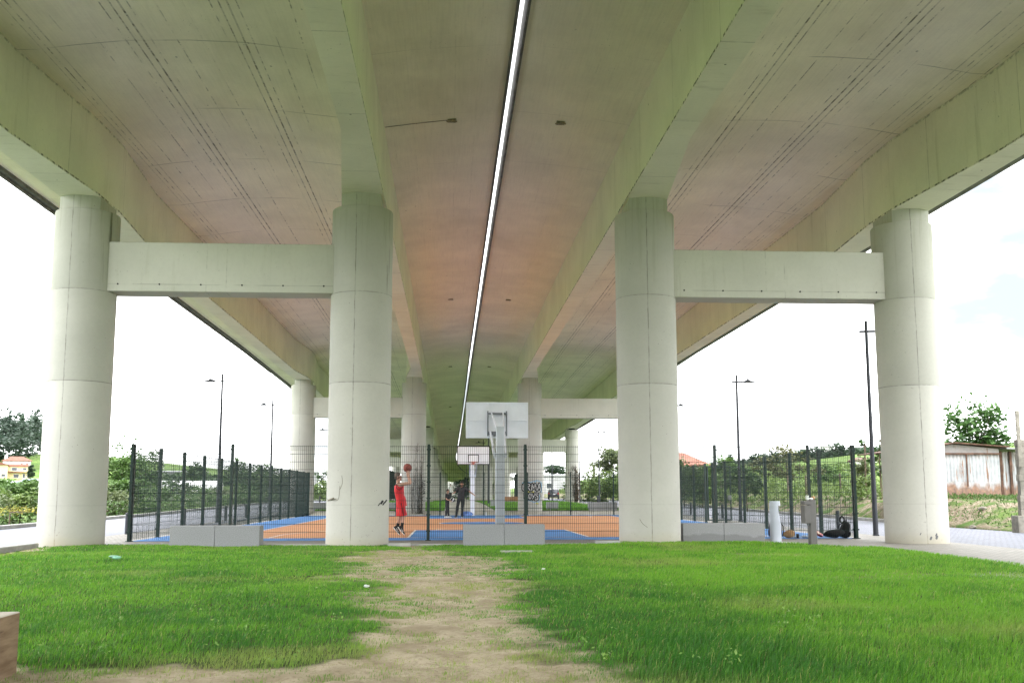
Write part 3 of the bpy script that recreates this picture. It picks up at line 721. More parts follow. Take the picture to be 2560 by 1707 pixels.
# ================================================================== BASKETBALL HOOPS
M_HPOST = pm('pale_grey_hoop_steel', (.54,.57,.61), .45, .06, 3, spec=.45)
M_WHITE = pm('white_board_laminate', (.80,.81,.85), .4, .04, 3, spec=.4)
M_DGREY = pm('grey_bracket_steel', (.16,.17,.18), .5, .15, 8, spec=.5)
M_RIM = pm('orange_rim', (.62,.10,.045), .45, .1, 8)
M_NET = pm('white_net_cord', (.75,.74,.70), .8, .05, 8)
M_PADW = pm('white_hoop_steel', (.72,.73,.78), .45, .05, 3, spec=.4)
def hoop(loc, rz, label, postmat):
    h = empty('basketball_hoop', loc, rz, label, 'basketball hoop', 'hoops at the ends of the court')
    # local: board faces -Y ... post at y=0, board towards +Y
    m = MB(); m.cbox(-.12, .12, -.12, .12, 0, 2.26, .02); m.cbox(-.105, .105, -.105, .105, 2.26, 3.02, .015); m.box(-.2,.2,-.2,.2,0,.025)
    m.cbox(-.17, .17, -.14, .14, 2.22, 2.30, .01)
    p = m.build('post', postmat, h)
    b = MB()
    for x, z in ((-.02,1.95),(.02,1.95),(-.02,1.88),(.02,1.88)): b.lathe([(.008,-.002),(.008,.008)], 8, (0,0)); 
    nb = len(b.v)//4
    for q, (x, z) in enumerate(((-.03,1.95),(.03,1.95),(-.03,1.86),(.03,1.86))):
        for i in range(q*nb, (q+1)*nb): v = b.v[i]; b.v[i] = (v[0]+x, -.122-v[2], v[1]+z)
    b.build('bolt', M_DGREY, p)
    by = 1.75
    for s in (-1, 1):
        m = MB(); m.tube([(s*.155,-.10,2.18),(s*.20,by-.12,2.98)], .038, 4, 0, False); m.build('lower_arm', M_PADW, h)
        m = MB(); m.tube([(s*.09,.02,2.98),(s*.17,by-.12,3.52)], .03, 4, 0, False); m.build('upper_arm', M_PADW, h)
        m = MB(); m.cbox(s*.27-.02, s*.27+.02, by-.12, by-.06, 2.86, 3.58, .005); m.build('board_rail', M_DGREY, h)
    m = MB(); m.cbox(-.25,.25,by-.11,by-.07,3.48,3.53,.006); m.cbox(-.25,.25,by-.12,by-.06,2.90,2.99,.006); m.cbox(-.11,.11,by-.16,by-.06,2.86,2.94,.006); m.build('board_bracket', M_DGREY, h)
    m = MB(); m.cbox(-.9,.9,by-.02,by+.02,2.80,3.84,.006)
    for x in (-.9,.86): m.cbox(x,x+.04,by-.055,by-.021,2.80,3.84,.004)
    for z in (2.80,3.80): m.cbox(-.86,.86,by-.055,by-.021,z,z+.04,.004)
    for x in (-.29,.25): m.cbox(x,x+.04,by-.06,by-.021,2.84,3.80,.004)
    for a, c in ((-.86,-.29),(.29,.86)): m.cbox(a,c,by-.055,by-.021,3.30,3.335,.004)
    bd = m.build('backboard', M_WHITE, h)
    m = MB(); y0, y1 = by+.0205, by+.0245
    def fr(x0,x1,z0,z1,w_):
        m.box(x0,x0+w_,y0,y1,z0,z1); m.box(x1-w_,x1,y0,y1,z0,z1); m.box(x0+w_,x1-w_,y0,y1,z0,z0+w_); m.box(x0+w_,x1-w_,y0,y1,z1-w_,z1)
    fr(-.9,.9,2.80,3.84,.05); fr(-.295,.295,2.92,3.37,.05); m.build('board_lines', pm('black_board_line', (.015,.015,.015), .5), bd)
    m = MB(); rz_ = 2.95; cy = by+.02+.15+.23
    n = 40; m.tube([(.23*math.cos(2*math.pi*i/n), cy+.23*math.sin(2*math.pi*i/n), rz_) for i in range(n+1)], .011, 8)
    m.cbox(-.12,.12,by+.025,by+.16,rz_-.03,rz_+.012,.006); m.cbox(-.09,.09,by+.026,by+.06,rz_-.13,rz_-.03,.01)
    rim = m.build('rim', M_RIM, h)
    m = MB(); k_ = 12
    rad = [.225,.20,.165,.14,.125,.13]; zz = [rz_-.005-.085*i for i in range(6)]
    for i in range(k_):
        for s in (-1, 1):
            pth = []
            for j in range(6):
                a = 2*math.pi*(i + s*.5*j)/k_; pth.append((rad[j]*math.cos(a), cy+rad[j]*math.sin(a), zz[j]))
            m.tube(pth, .0045, 4)
    m.build('net', M_NET, h)
    return h
hoop((CC, 27.12, .0), 0, 'near grey hoop seen from behind its white backboard', M_HPOST)
hoop((CC-.08, 56.3, 0), math.pi, 'far hoop facing the camera with black lined board and orange rim', M_PADW)

# ================================================================== BENCHES
def granite():
    N = NT('pale_granite'); v = N.obj(); c = N.mix(N.rmp(N.noise(v, 95, 3, .8), .35, .65), (.22,.225,.235), (.36,.362,.365))
    c = N.mix(N.rmp(N.voro(v, 60), .1, .3, .35, 0), c, (.13,.13,.14)); c = N.mix(N.rmp(N.voro(v, 17), .05, .14, .55, 0), c, (.66,.65,.62))
    x, y, z = N.xyz(v); low_dark = N.m('MULTIPLY', N.rmp(N.m('ADD', z, N.m('MULTIPLY', N.noise(v, 2.2, 4), .30)), .30, .36, 1, 0), .42)  # granite darker towards the bottom, with a noisy upper edge
    c = N.mix(low_dark, c, (.11,.11,.11)); N.bump(N.noise(v, 120, 3), .2, .004); return N.fin(c, .7, .35), N
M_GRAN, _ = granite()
M_GRAN2 = pm('clean_granite', (.37,.375,.385), .7, .18, 60, .15)
M_SLABG = pm('grey_bench_granite', (.265,.27,.278), .75, .22, 60, .25)
def bench(x0, x1, y, z, label, mat, rz=0.0, d=.5, h=.45, grp='granite block benches by the near lawn'):
    b = empty('granite_bench', ((x0+x1)/2, y, z), rz, label, 'bench', grp); L = x1-x0
    for a, c in ((-L/2, -.004), (.004, L/2)):
        m = MB(); m.cbox(a, c, 0, d, -.08, h, .008); m.build('block', mat, b)
    return b
bench(-6.33, -4.32, 23.32, .03, 'pale granite bench of two blocks near the left end of the fence', M_SLABG, R(0))
bench(.32, 2.21, 23.30, .04, 'pale granite bench of two blocks in front of the near hoop post', M_SLABG)
bench(5.62, 7.62, 24.0, .03, 'granite bench with darker lower half right of the third column', M_GRAN)
far = [(-9.3,-7.2,61.5,'grey bench at the left edge of the left far lawn'),(-4.6,-3.0,61.2,'grey bench behind the shooting player'),(5.95,6.65,61.3,'short grey bench just right of the graffiti column'),(8.5,10.25,61.0,'grey bench at the right end of the right far lawn'),(2.9,3.6,71,'grey bench by the gravel path right of the far hoop')]
for x0, x1, y, lab in far: bench(x0, x1, y, float(zg(y))+.02, lab, M_GRAN2, 0, .55, .50, 'grey benches on the far lawns')
WOOD = NT('oak_beam'); v = WOOD.obj(); gr = WOOD.noise(WOOD.mapv(v, (3,1.2,9)), 1.6, 6, .65)
c = WOOD.mix(WOOD.rmp(gr, .3, .7), (.125,.077,.042), (.245,.172,.108)); c = WOOD.mix(WOOD.rmp(WOOD.noise(WOOD.mapv(v, (3,1.5,16)), 1.1, 5, .7), .57, .68), c, (.09,.05,.03))
wx_, wy_, wz_ = WOOD.xyz(v); c = WOOD.mix(WOOD.rmp(wz_, .395, .40), c, (.50,.45,.38)); WOOD.bump(gr, .35, .01); M_WOOD = WOOD.fin(c, .75, .25)
m = MB(); m.cbox(-.50, 0, -2.0, 0, -.06, .405, .008)
o = m.build('timber_bench', M_WOOD, None, (-2.85, 6.98, .0)); tag(o, 'end of a solid brown timber bench at the lower left corner', 'bench')
b = empty('timber_bench', (7.9, 92, .5), 0, 'long low timber bench on the lawn left of the graffiti column', 'bench')
m = MB(); m.cbox(-1.5,1.5,-.25,.25,.12,.52,.01); m.build('seat', pm('far_timber', (.33,.17,.09), .8, .2, 2), b); m = MB(); m.box(-1.3,1.3,-.2,.2,-.05,.12); m.build('base', M_GRAN2, b)
b.location.x = 6.3

# ================================================================== STREET LAMPS AND BOLLARDS
M_ANTH = pm('anthracite_paint', (.030,.033,.042), .5, .15, 4, spec=.4)
def make_lamp(label):
    L = empty('street_lamp', (0,0,0), 0, label, 'street lamp', 'anthracite street lamps along the streets')
    m = MB(); m.tube([(0,0,-.05),(0,0,1.2),(0,0,6.2)], [.075,.068,.042], 12); m.cbox(-.078,.078,-.078,.078,0,.04,.005); m.build('pole', M_ANTH, L)
    m = MB(); m.cbox(-.20,.40,-.03,.03,5.86,5.92,.006); m.build('arm', M_ANTH, L)
    m = MB(); m.rings([[(.28,-.05,5.88),(.28,.05,5.88),(.28,.05,5.92),(.28,-.05,5.92)],[(.36,-.13,5.86),(.36,.13,5.86),(.36,.12,5.94),(.36,-.12,5.94)],[(.62,-.14,5.86),(.62,.14,5.86),(.62,.12,5.93),(.62,-.12,5.93)],[(.80,-.06,5.87),(.80,.06,5.87),(.80,.05,5.90),(.80,-.05,5.90)]], 0, True, False)
    m.cbox(.40,.56,-.06,.06,5.93,5.98,.01); m.lathe([(.035,5.98),(.03,6.06),(.01,6.07)], 10, (.48,0))
    hd = m.build('lamp_head', M_ANTH, L)
    m = MB(); m.box(.40,.66,-.10,.10,5.852,5.8565); m.build('lens', pm('lamp_lens', (.5,.5,.48), .3, .05, 4), hd)
    return L
lamps = [(-9.62,42.5,180,'left street lamp nearest the lawn, by the court fence'),(-9.62,54.6,180,'left street lamp seen left of the second-row column'),(-9.62,67.6,180,'left street lamp half hidden beside the second-row column'),(-9.62,79.8,180,'left street lamp with only its head showing beside the near inner column'),
         (12.13,28.06,-12,'tallest street lamp, close to the right front column'),(12.2,41.6,-8,'street lamp right of the open fence gate'),(12.2,54.0,0,'street lamp with its head poking out beside the third front column'),(12.25,81.8,8,'slim street lamp between the palm and the round dark tree'),(12.3,94.5,0,'distant street lamp beside the far-lawn right column'),
         (3.1,80,180,'lamp on the path side under the bridge, right of the far hoop post'),(3.35,100,180,'lamp under the bridge with its head above the far backboard'),(2.5,150,180,'far lamp under the bridge left of the far hoop post'),(12.3,120,0,'remote street lamp behind the parked car')]
proto = None
for x, y, rz, lab in lamps:
    if proto is None: proto = make_lamp(lab); o = proto
    else: o = copy_tree(proto)
    o['label'] = lab; o.location = (x, y, float(zg(y))); o.rotation_euler = (0, 0, R(rz))
def make_bollard():
    m = MB(); m.prism([(.058*math.cos(R(22.5+45*i)), .058*math.sin(R(22.5+45*i))) for i in range(8)], -.05, .63); m.lathe([(.055,.63),(.045,.65),(.0005,.655)], 8)
    return m.build('bollard', M_ANTH)
bl = [(-9.75,31.2,'left bollard beside the near fence corner'),(-9.75,37.8,'left bollard between the second and third side fence posts'),(-9.75,44.6,'left bollard just beyond the first left lamp'),(-9.75,49.0,'left bollard before the tall near fence post'),(-9.75,55.5,'left bollard short of the second left lamp'),(-11.0,74,'left bollard on the far pavement, closest to the second-row column'),(-11.0,80,'middle bollard of three on the far left pavement'),(-11.0,86,'far bollard above the left far bench'),
      (12.75,32.4,'right bollard behind the fence corner and the black backpack'),(12.75,39.2,'right bollard behind the front bin post'),(12.75,46.4,'right bollard beyond the open gate'),(12.75,52.6,'right bollard glimpsed behind the gate hinge'),(12.75,72,'right far bollard behind the far right bench'),(12.75,78,'right far bollard closer to the slim lamp'),(12.75,86,'right far bollard left of the slim lamp')]
pb_ = make_bollard()
for k, (x, y, lab) in enumerate(bl):
    o = pb_ if k == 0 else pb_.copy()
    if k: COL.objects.link(o)
    o.location = (x, y, float(zg(y))); tag(o, lab, 'bollard', 'dark bollards along the kerbs')

# ================================================================== FOUNTAIN, BIN, LITTER
M_FOUNT = pm('pale_blue_grey_enamel', (.43,.465,.53), .4, .05, 3, spec=.45)
fo = empty('drinking_fountain', (7.97, 24.25, .012), 0, 'pale grey drinking fountain pillar with a notch cut in its side', 'drinking fountain')
m = MB(); n = 40
def dsec(r, cut):
    return [(min(r*math.cos(2*math.pi*i/n), cut), r*math.sin(2*math.pi*i/n)) for i in range(n)]
rs = []
for z, cut in ((0,1),(.10,1),(.455,1),(.462,.125),(.475,.105),(.88,.045),(.885,1),(.99,1),(1.0,.14)):
    r = .134 if z < .99 else .124
    rs.append([(x, y, z) for x, y in dsec(r, cut)])
m.rings(rs, 0, True, False); m.build('body', M_FOUNT, fo)
m = MB(); m.cbox(.06,.112,-.07,.07,.50,.52,.003); m.tube([(.07,0,.86),(.10,0,.84),(.11,0,.80)], .010, 6); m.build('spout', M_DGREY, fo)
m = MB(); m.lathe([(.48,-.01),(.48,.012),(.44,.02)], 36, (7.97, 24.05)); tag(m.build('concrete_base', pm('round_concrete_pad', (.50,.48,.42), .85, .15, 5, .2)), 'round concrete pad under the drinking fountain', 'concrete pad')
M_BIN = pm('taupe_bin_steel', (.115,.108,.105), .5, .1, 3, spec=.4)
bi = empty('litter_bin', (8.12, 22.15, .03), R(8), 'grey brown litter bin box on a square post in the grass edge', 'litter bin')
m = MB(); m.cbox(-.075,.075,-.07,.07,-.05,1.02,.008); m.build('post', M_BIN, bi)
m = MB(); m.cbox(-.22,-.082,-.10,.10,.50,.905,.008); m.build('box', M_BIN, bi); m = MB(); m.cbox(-.22,-.082,-.10,.10,.915,1.0,.008); m.build('lid', M_BIN, bi)
m = MB(); m.cbox(-.12,-.08,-.03,.03,.455,.498,.004); m.build('lock', M_DGREY, bi)
def crumple(name, loc, size, mat, label, cat, sq=(1,1,1), seed=1, fr=.35):
    bm = bmesh.new(); bmesh.ops.create_icosphere(bm, subdivisions=3, radius=1); rg = np.random.default_rng(seed)
    d = [Vector(rg.normal(size=3)).normalized() for _ in range(14)]; a = rg.uniform(-fr, fr*.4, 14)
    for v in bm.verts:
        n0 = v.co.normalized(); s = 1 + sum(a[i]*max(0, n0.dot(d[i]))**6 for i in range(14)); v.co = Vector((n0.x*s*size*sq[0], n0.y*s*size*sq[1], n0.z*s*size*sq[2]))
    zmin = min(v.co.z for v in bm.verts)
    for v in bm.verts: v.co.z -= zmin
    me = bpy.data.meshes.new(name); bm.to_mesh(me); bm.free(); me.materials.append(mat)
    o = bpy.data.objects.new(name, me); COL.objects.link(o); o.location = loc; tag(o, label, cat); return o
M_PLW = pm('white_plastic', (.74,.75,.74), .4, .06, 10); M_PAPER = pm('brown_paper', (.46,.28,.14), .85, .15, 10, .3)
o = MB(); o.lathe([(.030,0),(.040,.09),(.042,.095)], 16); o = o.build('paper_cup', M_PLW, None, (8.02,22.12,1.053)); tag(o, 'white cup standing on top of the litter bin', 'cup')
crumple('paper_ball', (8.11,22.14,1.053), .035, M_PLW, 'crumpled white napkin on the litter bin', 'litter', (1.5,1,.7), 2)
crumple('food_wrapper', (8.17,22.18,1.053), .05, M_PAPER, 'crumpled brown wrapper on the right of the bin top', 'litter', (1,1,.9), 3)
crumple('plastic_bag', (-5.88,18.2,lawn_z(-5.88,18.2)+.05), .10, pm('pale_green_plastic', (.22,.46,.33), .35, .3, 14, spec=.5), 'pale green plastic bag lying in the left grass', 'litter', (1.25,.5,.36), 5, .8)
crumple('paper_scrap', (-1.02,12.7,lawn_z(-1.02,12.7)+.02), .03, M_PLW, 'small white paper scrap at the left edge of the worn path', 'litter', (1.2,1,.7), 6)
crumple('paper_scrap', (1.45,15.6,lawn_z(1.45,15.6)+.02), .03, M_PLW, 'small white scrap in the grass right of the worn path', 'litter', (1.2,1,.5), 7)
m = MB(); m.cbox(-.33,.33,-.22,.22,-.05,.022,.01); o = m.build('drain_cover', pm('drain_concrete', (.42,.41,.37), .85, .2, 8, .3), None, (1.37,20.5,lawn_z(1.37,20.5)+.015)); tag(o, 'flat pale drain cover sunk in the grass', 'drain cover')
for x, L, lab in ((-1.15,.52,'loose stone slab lying at the paving edge right of the second column'),(3.68,.56,'loose stone slab lying at the paving edge left of the third column')):
    m = MB(); m.cbox(-L/2,L/2,-.16,.16,0,.07,.01); o = m.build('stone_slab', M_KERB, None, (x, 23.38, lawn_z(x,23.38)+.01)); tag(o, lab, 'stone slab'); o.rotation_euler = (0,0,R(3 if x<0 else -4))
rocks = 0

# bags left along the court fence
M_NAVY = pm('navy_nylon', (.022,.028,.065), .7, .25, 12, .3); M_BLKF = pm('black_nylon', (.014,.014,.016), .7, .3, 14, .4)
def backpack(loc, rz, mat, label, s=1.0, lean=0.0):
    b = empty('backpack', loc, rz, label, 'backpack', 'bags left along the court fence'); b.rotation_euler = (R(lean), 0, rz); b.scale = (s, s, s)
    m = MB(); rs = []; n = 28
    for z, w_, d_ in ((0,.12,.07),(.02,.155,.105),(.12,.17,.12),(.26,.168,.118),(.36,.15,.10),(.43,.11,.075),(.465,.05,.035)):
        rs.append([(w_*abs(math.cos(t))**.7*math.copysign(1,math.cos(t)), d_*abs(math.sin(t))**.7*math.copysign(1,math.sin(t)), z) for t in [2*math.pi*i/n for i in range(n)]])
    m.rings(rs); m.build('body', mat, b)
    m = MB(); rs = []
    for z, w_, d_ in ((.04,.09,.02),(.07,.125,.05),(.18,.125,.055),(.22,.10,.03)): rs.append([(w_*math.cos(t), -.10-d_*.5+d_*math.sin(t), z) for t in [2*math.pi*i/n for i in range(n)]])
    m.rings(rs); m.build('front_pocket', mat, b)
    m = MB(); m.tube([(-.04,.03,.45),(-.03,.035,.51),(.03,.035,.51),(.04,.03,.45)], .011, 6); m.build('handle', M_BLKF, b)
    for q in (-1, 1):
        m = MB(); m.tube([(q*.08,.09,.40),(q*.12,.16,.30),(q*.13,.15,.14),(q*.14,.10,.04)], .016, 6); m.build('strap', M_BLKF, b)
    return b
backpack((8.72, 26.55, .025), R(200), M_NAVY, 'navy blue backpack standing inside the fence right of the fountain', 1.05)
backpack((7.05, 26.6, .025), R(20), M_BLKF, 'small black bag leaning on the fence behind the right granite bench', .62)
bp = backpack((10.55, 26.52, .03), R(85), M_BLKF, 'black backpack slumped against the fence corner post', .95, 17)
crumple('jacket', (10.30,26.42,.02), .22, M_BLKF, 'black jacket heaped beside the corner backpack', 'jacket', (1.45,.6,.55), 11, .45)
m = MB(); m.tube([(10.52+.06*math.cos(a), 26.45, .50+.085*math.sin(a)) for a in np.linspace(0, 2*math.pi, 17)], .022, 8); tag(m.build('headphones', M_BLKF), 'black headphones perched on the corner backpack', 'headphones')
crumple('paper_bag', (9.08,26.48,.02), .13, M_PAPER, 'brown paper bag slumped on the blue court edge', 'paper bag', (1.35,.7,.95), 13, .45)
def packet(loc, rz, w_, h_, cols, label, lean=70):
    N = NT('crisp_packet'); v = N.obj(); x, y, z = N.xyz(v); nz = N.noise(v, 16, 3)
    c = N.mix(N.rmp(nz, .45, .55), cols[0], cols[1]); c = N.mix(N.rmp(N.noise(v, 9, 2), .56, .62), c, cols[2]); mt = N.fin(c, .35, .5)
    V = []; nx, ny = 13, 15
    for s in (1, -1):
        for j in range(ny):
            for i in range(nx):
                u, q = i/(nx-1)*2-1, j/(ny-1)*2-1; t = (1-abs(u)**3)*(1-abs(q)**4); V.append((u*w_/2, s*(.004+t*.045+.008*math.sin(7*u+5*q)*t), (q+1)*h_/2))
    F = [(j*nx+i, j*nx+i+1, (j+1)*nx+i+1, (j+1)*nx+i) for j in range(ny-1) for i in range(nx-1)]
    k = nx*ny; F += [(k+a, k+d, k+c_, k+b_) for a, b_, c_, d in F]
    m = MB(); m.add(V, F, 0, True); o = m.build('snack_packet', mt, None, loc); o.rotation_euler = (R(-lean), 0, rz); tag(o, label, 'snack packet'); return o
packet((9.98,26.42,.06), R(75), .22, .30, ((.40,.025,.03),(.55,.06,.04),(.62,.50,.30)), 'bright red crisp packet by the black jacket', 62)
packet((9.72,26.46,.03), R(10), .20, .24, ((.62,.58,.42),(.55,.45,.12),(.20,.10,.22)), 'pale patterned crisp packet propped on the fence wire', 12)
m = MB(); m.lathe([(.032,0),(.036,.10),(.033,.115)], 16); o = m.build('dark_cup', pm('dark_cup', (.03,.025,.03), .4), None, (9.28,26.42,.02)); tag(o, 'dark drinks cup on the blue court edge', 'cup')
M_PET = pm('clear_plastic', (.62,.68,.74), .2, .05, 5, spec=.6)
def bottle(loc, rz, lying, label):
    m = MB(); m.lathe([(.028,0),(.033,.01),(.033,.13),(.028,.16),(.012,.195),(.012,.21)], 14); m.lathe([(.015,.21),(.015,.23)], 12)
    o = m.build('water_bottle', M_PET, None, loc); tag(o, label, 'bottle'); o.rotation_euler = (R(90) if lying else 0, 0, rz); return o
bottle((9.14,26.5,.055), R(70), True, 'clear water bottle lying left of the dark cup'); bottle((9.42,26.5,.055), R(100), True, 'clear water bottle lying right of the dark cup')
bottle((2.02,55.95,.03), 0, False, 'clear water bottle standing right of the far hoop post')
m = MB(); m.lathe([(.035,0),(.035,.06),(.028,.14),(.01,.16)], 12); o = m.build('red_flask', pm('red_plastic', (.40,.05,.05), .4), None, (7.72,26.6,.02)); tag(o, 'small red flask right of the right granite bench', 'flask')
crumple('clothes_pile', (.93,55.9,.02), .27, pm('blue_white_cloth', (.12,.20,.42), .8, .6, 5, .3), 'heap of blue and white clothing at the foot of the far hoop', 'clothes', (1.3,.7,.62), 17, .5)

# ================================================================== PEOPLE
def skinned(name, nodes, edges, mat, parent, root=None, sub=2, post=None):
    keys = list(nodes); 
    if root: keys.remove(root); keys.insert(0, root)
    ix = {k: i for i, k in enumerate(keys)}
    me = bpy.data.meshes.new(name + '_rig'); me.from_pydata([nodes[k][0] for k in keys], [(ix[a], ix[b]) for a, b in edges], [])
    o = bpy.data.objects.new(name + '_rig', me); COL.objects.link(o)
    o.modifiers.new('s', 'SKIN'); sm = o.modifiers.new('u', 'SUBSURF'); sm.levels = sub; sm.render_levels = sub
    o.modifiers['s'].use_smooth_shade = True
    for k in keys:
        r = nodes[k][1]; sv = me.skin_vertices[0].data[ix[k]]; sv.radius = (r, r) if not isinstance(r, tuple) else r; sv.use_root = (ix[k] == 0)
    dg = bpy.context.evaluated_depsgraph_get(); m2 = bpy.data.meshes.new_from_object(o.evaluated_get(dg)); bpy.data.objects.remove(o)
    m2.name = name; m2.materials.clear(); m2.materials.append(mat)
    for p in m2.polygons: p.use_smooth = True
    if post:
        for v in m2.vertices: v.co = post(v.co)
    q = bpy.data.objects.new(name, m2); COL.objects.link(q); q.parent = parent; return q
def lerp(a, b, t): return tuple(a[i]+(b[i]-a[i])*t for i in range(3))
def hand_nodes(N, E, s, wr, tip_dir, side_dir, curl_dir, k):
    d = Vector(tip_dir).normalized(); sd = Vector(side_dir).normalized(); cd = Vector(curl_dir).normalized(); w = Vector(wr)
    pa = w + d*.045*k; N[s+'palm'] = (tuple(pa), .028*k); E.append((s+'wr', s+'palm'))
    for i, L in enumerate((.068, .078, .072, .056)):
        b = w + d*.085*k + sd*(.030-.020*i)*k; m_ = b + d*L*.5*k + cd*.012*k; t = b + d*L*.85*k + cd*.040*k
        N[s+'f%da' % i] = (tuple(b), .0115*k); N[s+'f%db' % i] = (tuple(m_), .0092*k); N[s+'f%dc' % i] = (tuple(t), .0075*k)
        E += [(s+'palm', s+'f%da' % i), (s+'f%da' % i, s+'f%db' % i), (s+'f%db' % i, s+'f%dc' % i)]
    a = w + d*.035*k + sd*.042*k + cd*.012*k; t = a + d*.045*k + sd*.018*k + cd*.02*k
    N[s+'t1'] = (tuple(a), .012*k); N[s+'t2'] = (tuple(t), .009*k); E += [(s+'palm', s+'t1'), (s+'t1', s+'t2')]
M_SKIN = pm('skin_tone', (.50,.29,.20), .55, .08, 8, spec=.35); M_SKIN2 = pm('tanned_skin', (.40,.22,.145), .55, .08, 8, spec=.35)
M_HAIR = pm('dark_hair', (.018,.013,.010), .6, .3, 40); M_HAIRG = pm('cropped_grey_brown_hair', (.12,.095,.075), .75, .3, 60)
M_EYE = pm('eye_dark', (.02,.015,.012), .3, .1, 5)
def person(loc, rz, J, k, label, skinm, hairm, top, bottom, shoe, sock=None, sleeves=True, shorts=False, beard=False, hands=None, flare=0.0, trim=None, headrot=0.0):
    P = empty('person', loc, rz, label, 'person')
    N, E = {}, []
    N['pelvis'] = (J['pelvis'], .10*k); N['waist'] = (lerp(J['pelvis'], J['chest'], .45), .092*k); N['chest'] = (J['chest'], .105*k)
    N['neck0'] = (lerp(J['chest'], J['neck'], .75), .062*k); N['neck'] = (J['neck'], .052*k)
    E += [('pelvis','waist'),('waist','chest'),('chest','neck0'),('neck0','neck')]
    h = Vector(J['head']); f = Vector((math.cos(headrot), math.sin(headrot), J.get('look', 0.0))).normalized(); l = Vector((-math.sin(headrot), math.cos(headrot), 0)); u = f.cross(l)
    hp = lambda a, b, c: tuple(h + f*a*k + l*b*k + u*c*k)
    N['jaw'] = (hp(.018,0,-.062), .064*k); N['skull'] = (hp(-.008,0,.025), .090*k); N['crown'] = (hp(-.015,0,.075), .066*k)
    N['nose0'] = (hp(.070,0,.0), .022*k); N['nose'] = (hp(.108,0,-.014), .0125*k); N['chin'] = (hp(.072,0,-.098), .022*k)
    E += [('neck','jaw'),('jaw','skull'),('skull','crown'),('skull','nose0'),('nose0','nose'),('jaw','chin')]
    for s, q in (('L', 1), ('R', -1)):
        N[s+'ear'] = (hp(-.012, q*.094, .0), .014*k); N[s+'ear2'] = (hp(-.022, q*.104, .022), .012*k); E += [('skull', s+'ear'), (s+'ear', s+'ear2')]
        N[s+'sh'] = (J[s+'sh'], .060*k); N[s+'ua'] = (lerp(J[s+'sh'], J[s+'el'], .45), .050*k); N[s+'el'] = (J[s+'el'], .040*k)
        N[s+'fa'] = (lerp(J[s+'el'], J[s+'wr'], .35), .041*k); N[s+'wr'] = (J[s+'wr'], .026*k)
        E += [('chest', s+'sh'),(s+'sh', s+'ua'),(s+'ua', s+'el'),(s+'el', s+'fa'),(s+'fa', s+'wr')]
        td, sd, cd = (hands or {}).get(s, ((Vector(J[s+'wr'])-Vector(J[s+'el'])), (1,0,-.3), (0,-q,0))); hand_nodes(N, E, s, J[s+'wr'], td, sd, cd, k)
        N[s+'hip'] = (J[s+'hip'], .088*k); N[s+'th'] = (lerp(J[s+'hip'], J[s+'kn'], .5), .074*k); N[s+'kn'] = (J[s+'kn'], .053*k)
        N[s+'ca'] = (lerp(J[s+'kn'], J[s+'an'], .35), .056*k); N[s+'an'] = (J[s+'an'], .037*k); N[s+'ft'] = (lerp(J[s+'an'], J[s+'to'], .6), .026*k)
        E += [('pelvis', s+'hip'),(s+'hip', s+'th'),(s+'th', s+'kn'),(s+'kn', s+'ca'),(s+'ca', s+'an'),(s+'an', s+'ft')]
    skinned('body', N, E, skinm, P, 'pelvis')
    # face details and hair
    m = MB()
    for q in (-1, 1): m.ball(hp(.078, q*.034, .012), .0115*k, 8, 6)
    m.build('eyes', M_EYE, P)
    m = MB(); m.tube([hp(.086,-.022,-.052), hp(.094,0,-.050), hp(.086,.022,-.052)], .006*k, 6); m.build('mouth', pm('lips', (.30,.12,.10), .5), P)
    def cap(lo, r, mat, name, front):
        bm = bmesh.new(); bmesh.ops.create_icosphere(bm, subdivisions=4, radius=1)
        me = bpy.data.meshes.new(name)
        for v in bm.verts:
            x_, y_, z_ = v.co; lim = lo + max(0, x_)**1.5*.62 - .30*max(0, -x_); q = 1.0 if z_ > lim else max(.72, 1-(lim-z_)*1.6)
            g_ = q*(1 + .02*math.sin(31*x_+17*y_)*math.sin(23*z_))
            v.co = h + f*(x_*r[0]*g_-.012)*k + l*y_*r[1]*g_*k + u*(z_*r[2]*g_+.022)*k
        bm.to_mesh(me); bm.free(); me.materials.append(mat)
        for p in me.polygons: p.use_smooth = True
        o = bpy.data.objects.new(name, me); COL.objects.link(o); o.parent = P
    cap(-.12, (.103,.092,.122), hairm, 'hair', 1.0)
    if beard:
        m = MB(); rs = []
        for z, a, w_ in ((-.03,.062,.080),(-.06,.088,.072),(-.095,.092,.050),(-.115,.078,.030)):
            rs.append([hp(a*math.cos(t), w_*math.sin(t), z) for t in np.linspace(-1.45,1.45,13)] + [hp(a*.8*math.cos(t), w_*.85*math.sin(t), z) for t in np.linspace(1.45,-1.45,13)])
        m.rings(rs); m.build('beard', hairm, P)
    # clothes follow the body
    def ell(c, hw, hd, n=28): return [(c[0]+hd*k*math.cos(2*math.pi*i/n), c[1]+hw*k*math.sin(2*math.pi*i/n), c[2]) for i in range(n)]
    pz, cz = J['pelvis'], J['chest']; shz = (J['Lsh'][2]+J['Rsh'][2])/2; shc = lerp(J['Lsh'], J['Rsh'], .5)
    at = lambda t: lerp(pz, cz, t)
    lo = (pz[0], pz[1], pz[2]-.10*k)
    m = MB(); fl = flare*.06
    lo2 = (lo[0]+fl*k, lo[1], lo[2]); w2 = at(.18); w2 = (w2[0]+fl*.7*k, w2[1], w2[2])
    tp = (shc[0], shc[1], shz+.042*k)
    m.rings([ell(lo2,.180,.128+fl*.6), ell(w2,.178,.130+fl*.5), ell(at(.5),.172,.128+fl*.2), ell(at(.8),.190,.138), ell(lerp(at(1.0),shc,.45),.205,.135), ell((shc[0],shc[1],shz+.012*k),.190,.112), ell(tp,.120,.088), ell((tp[0]*.5+J['neck'][0]*.5,tp[1],tp[2]+.022*k),.070,.066)])
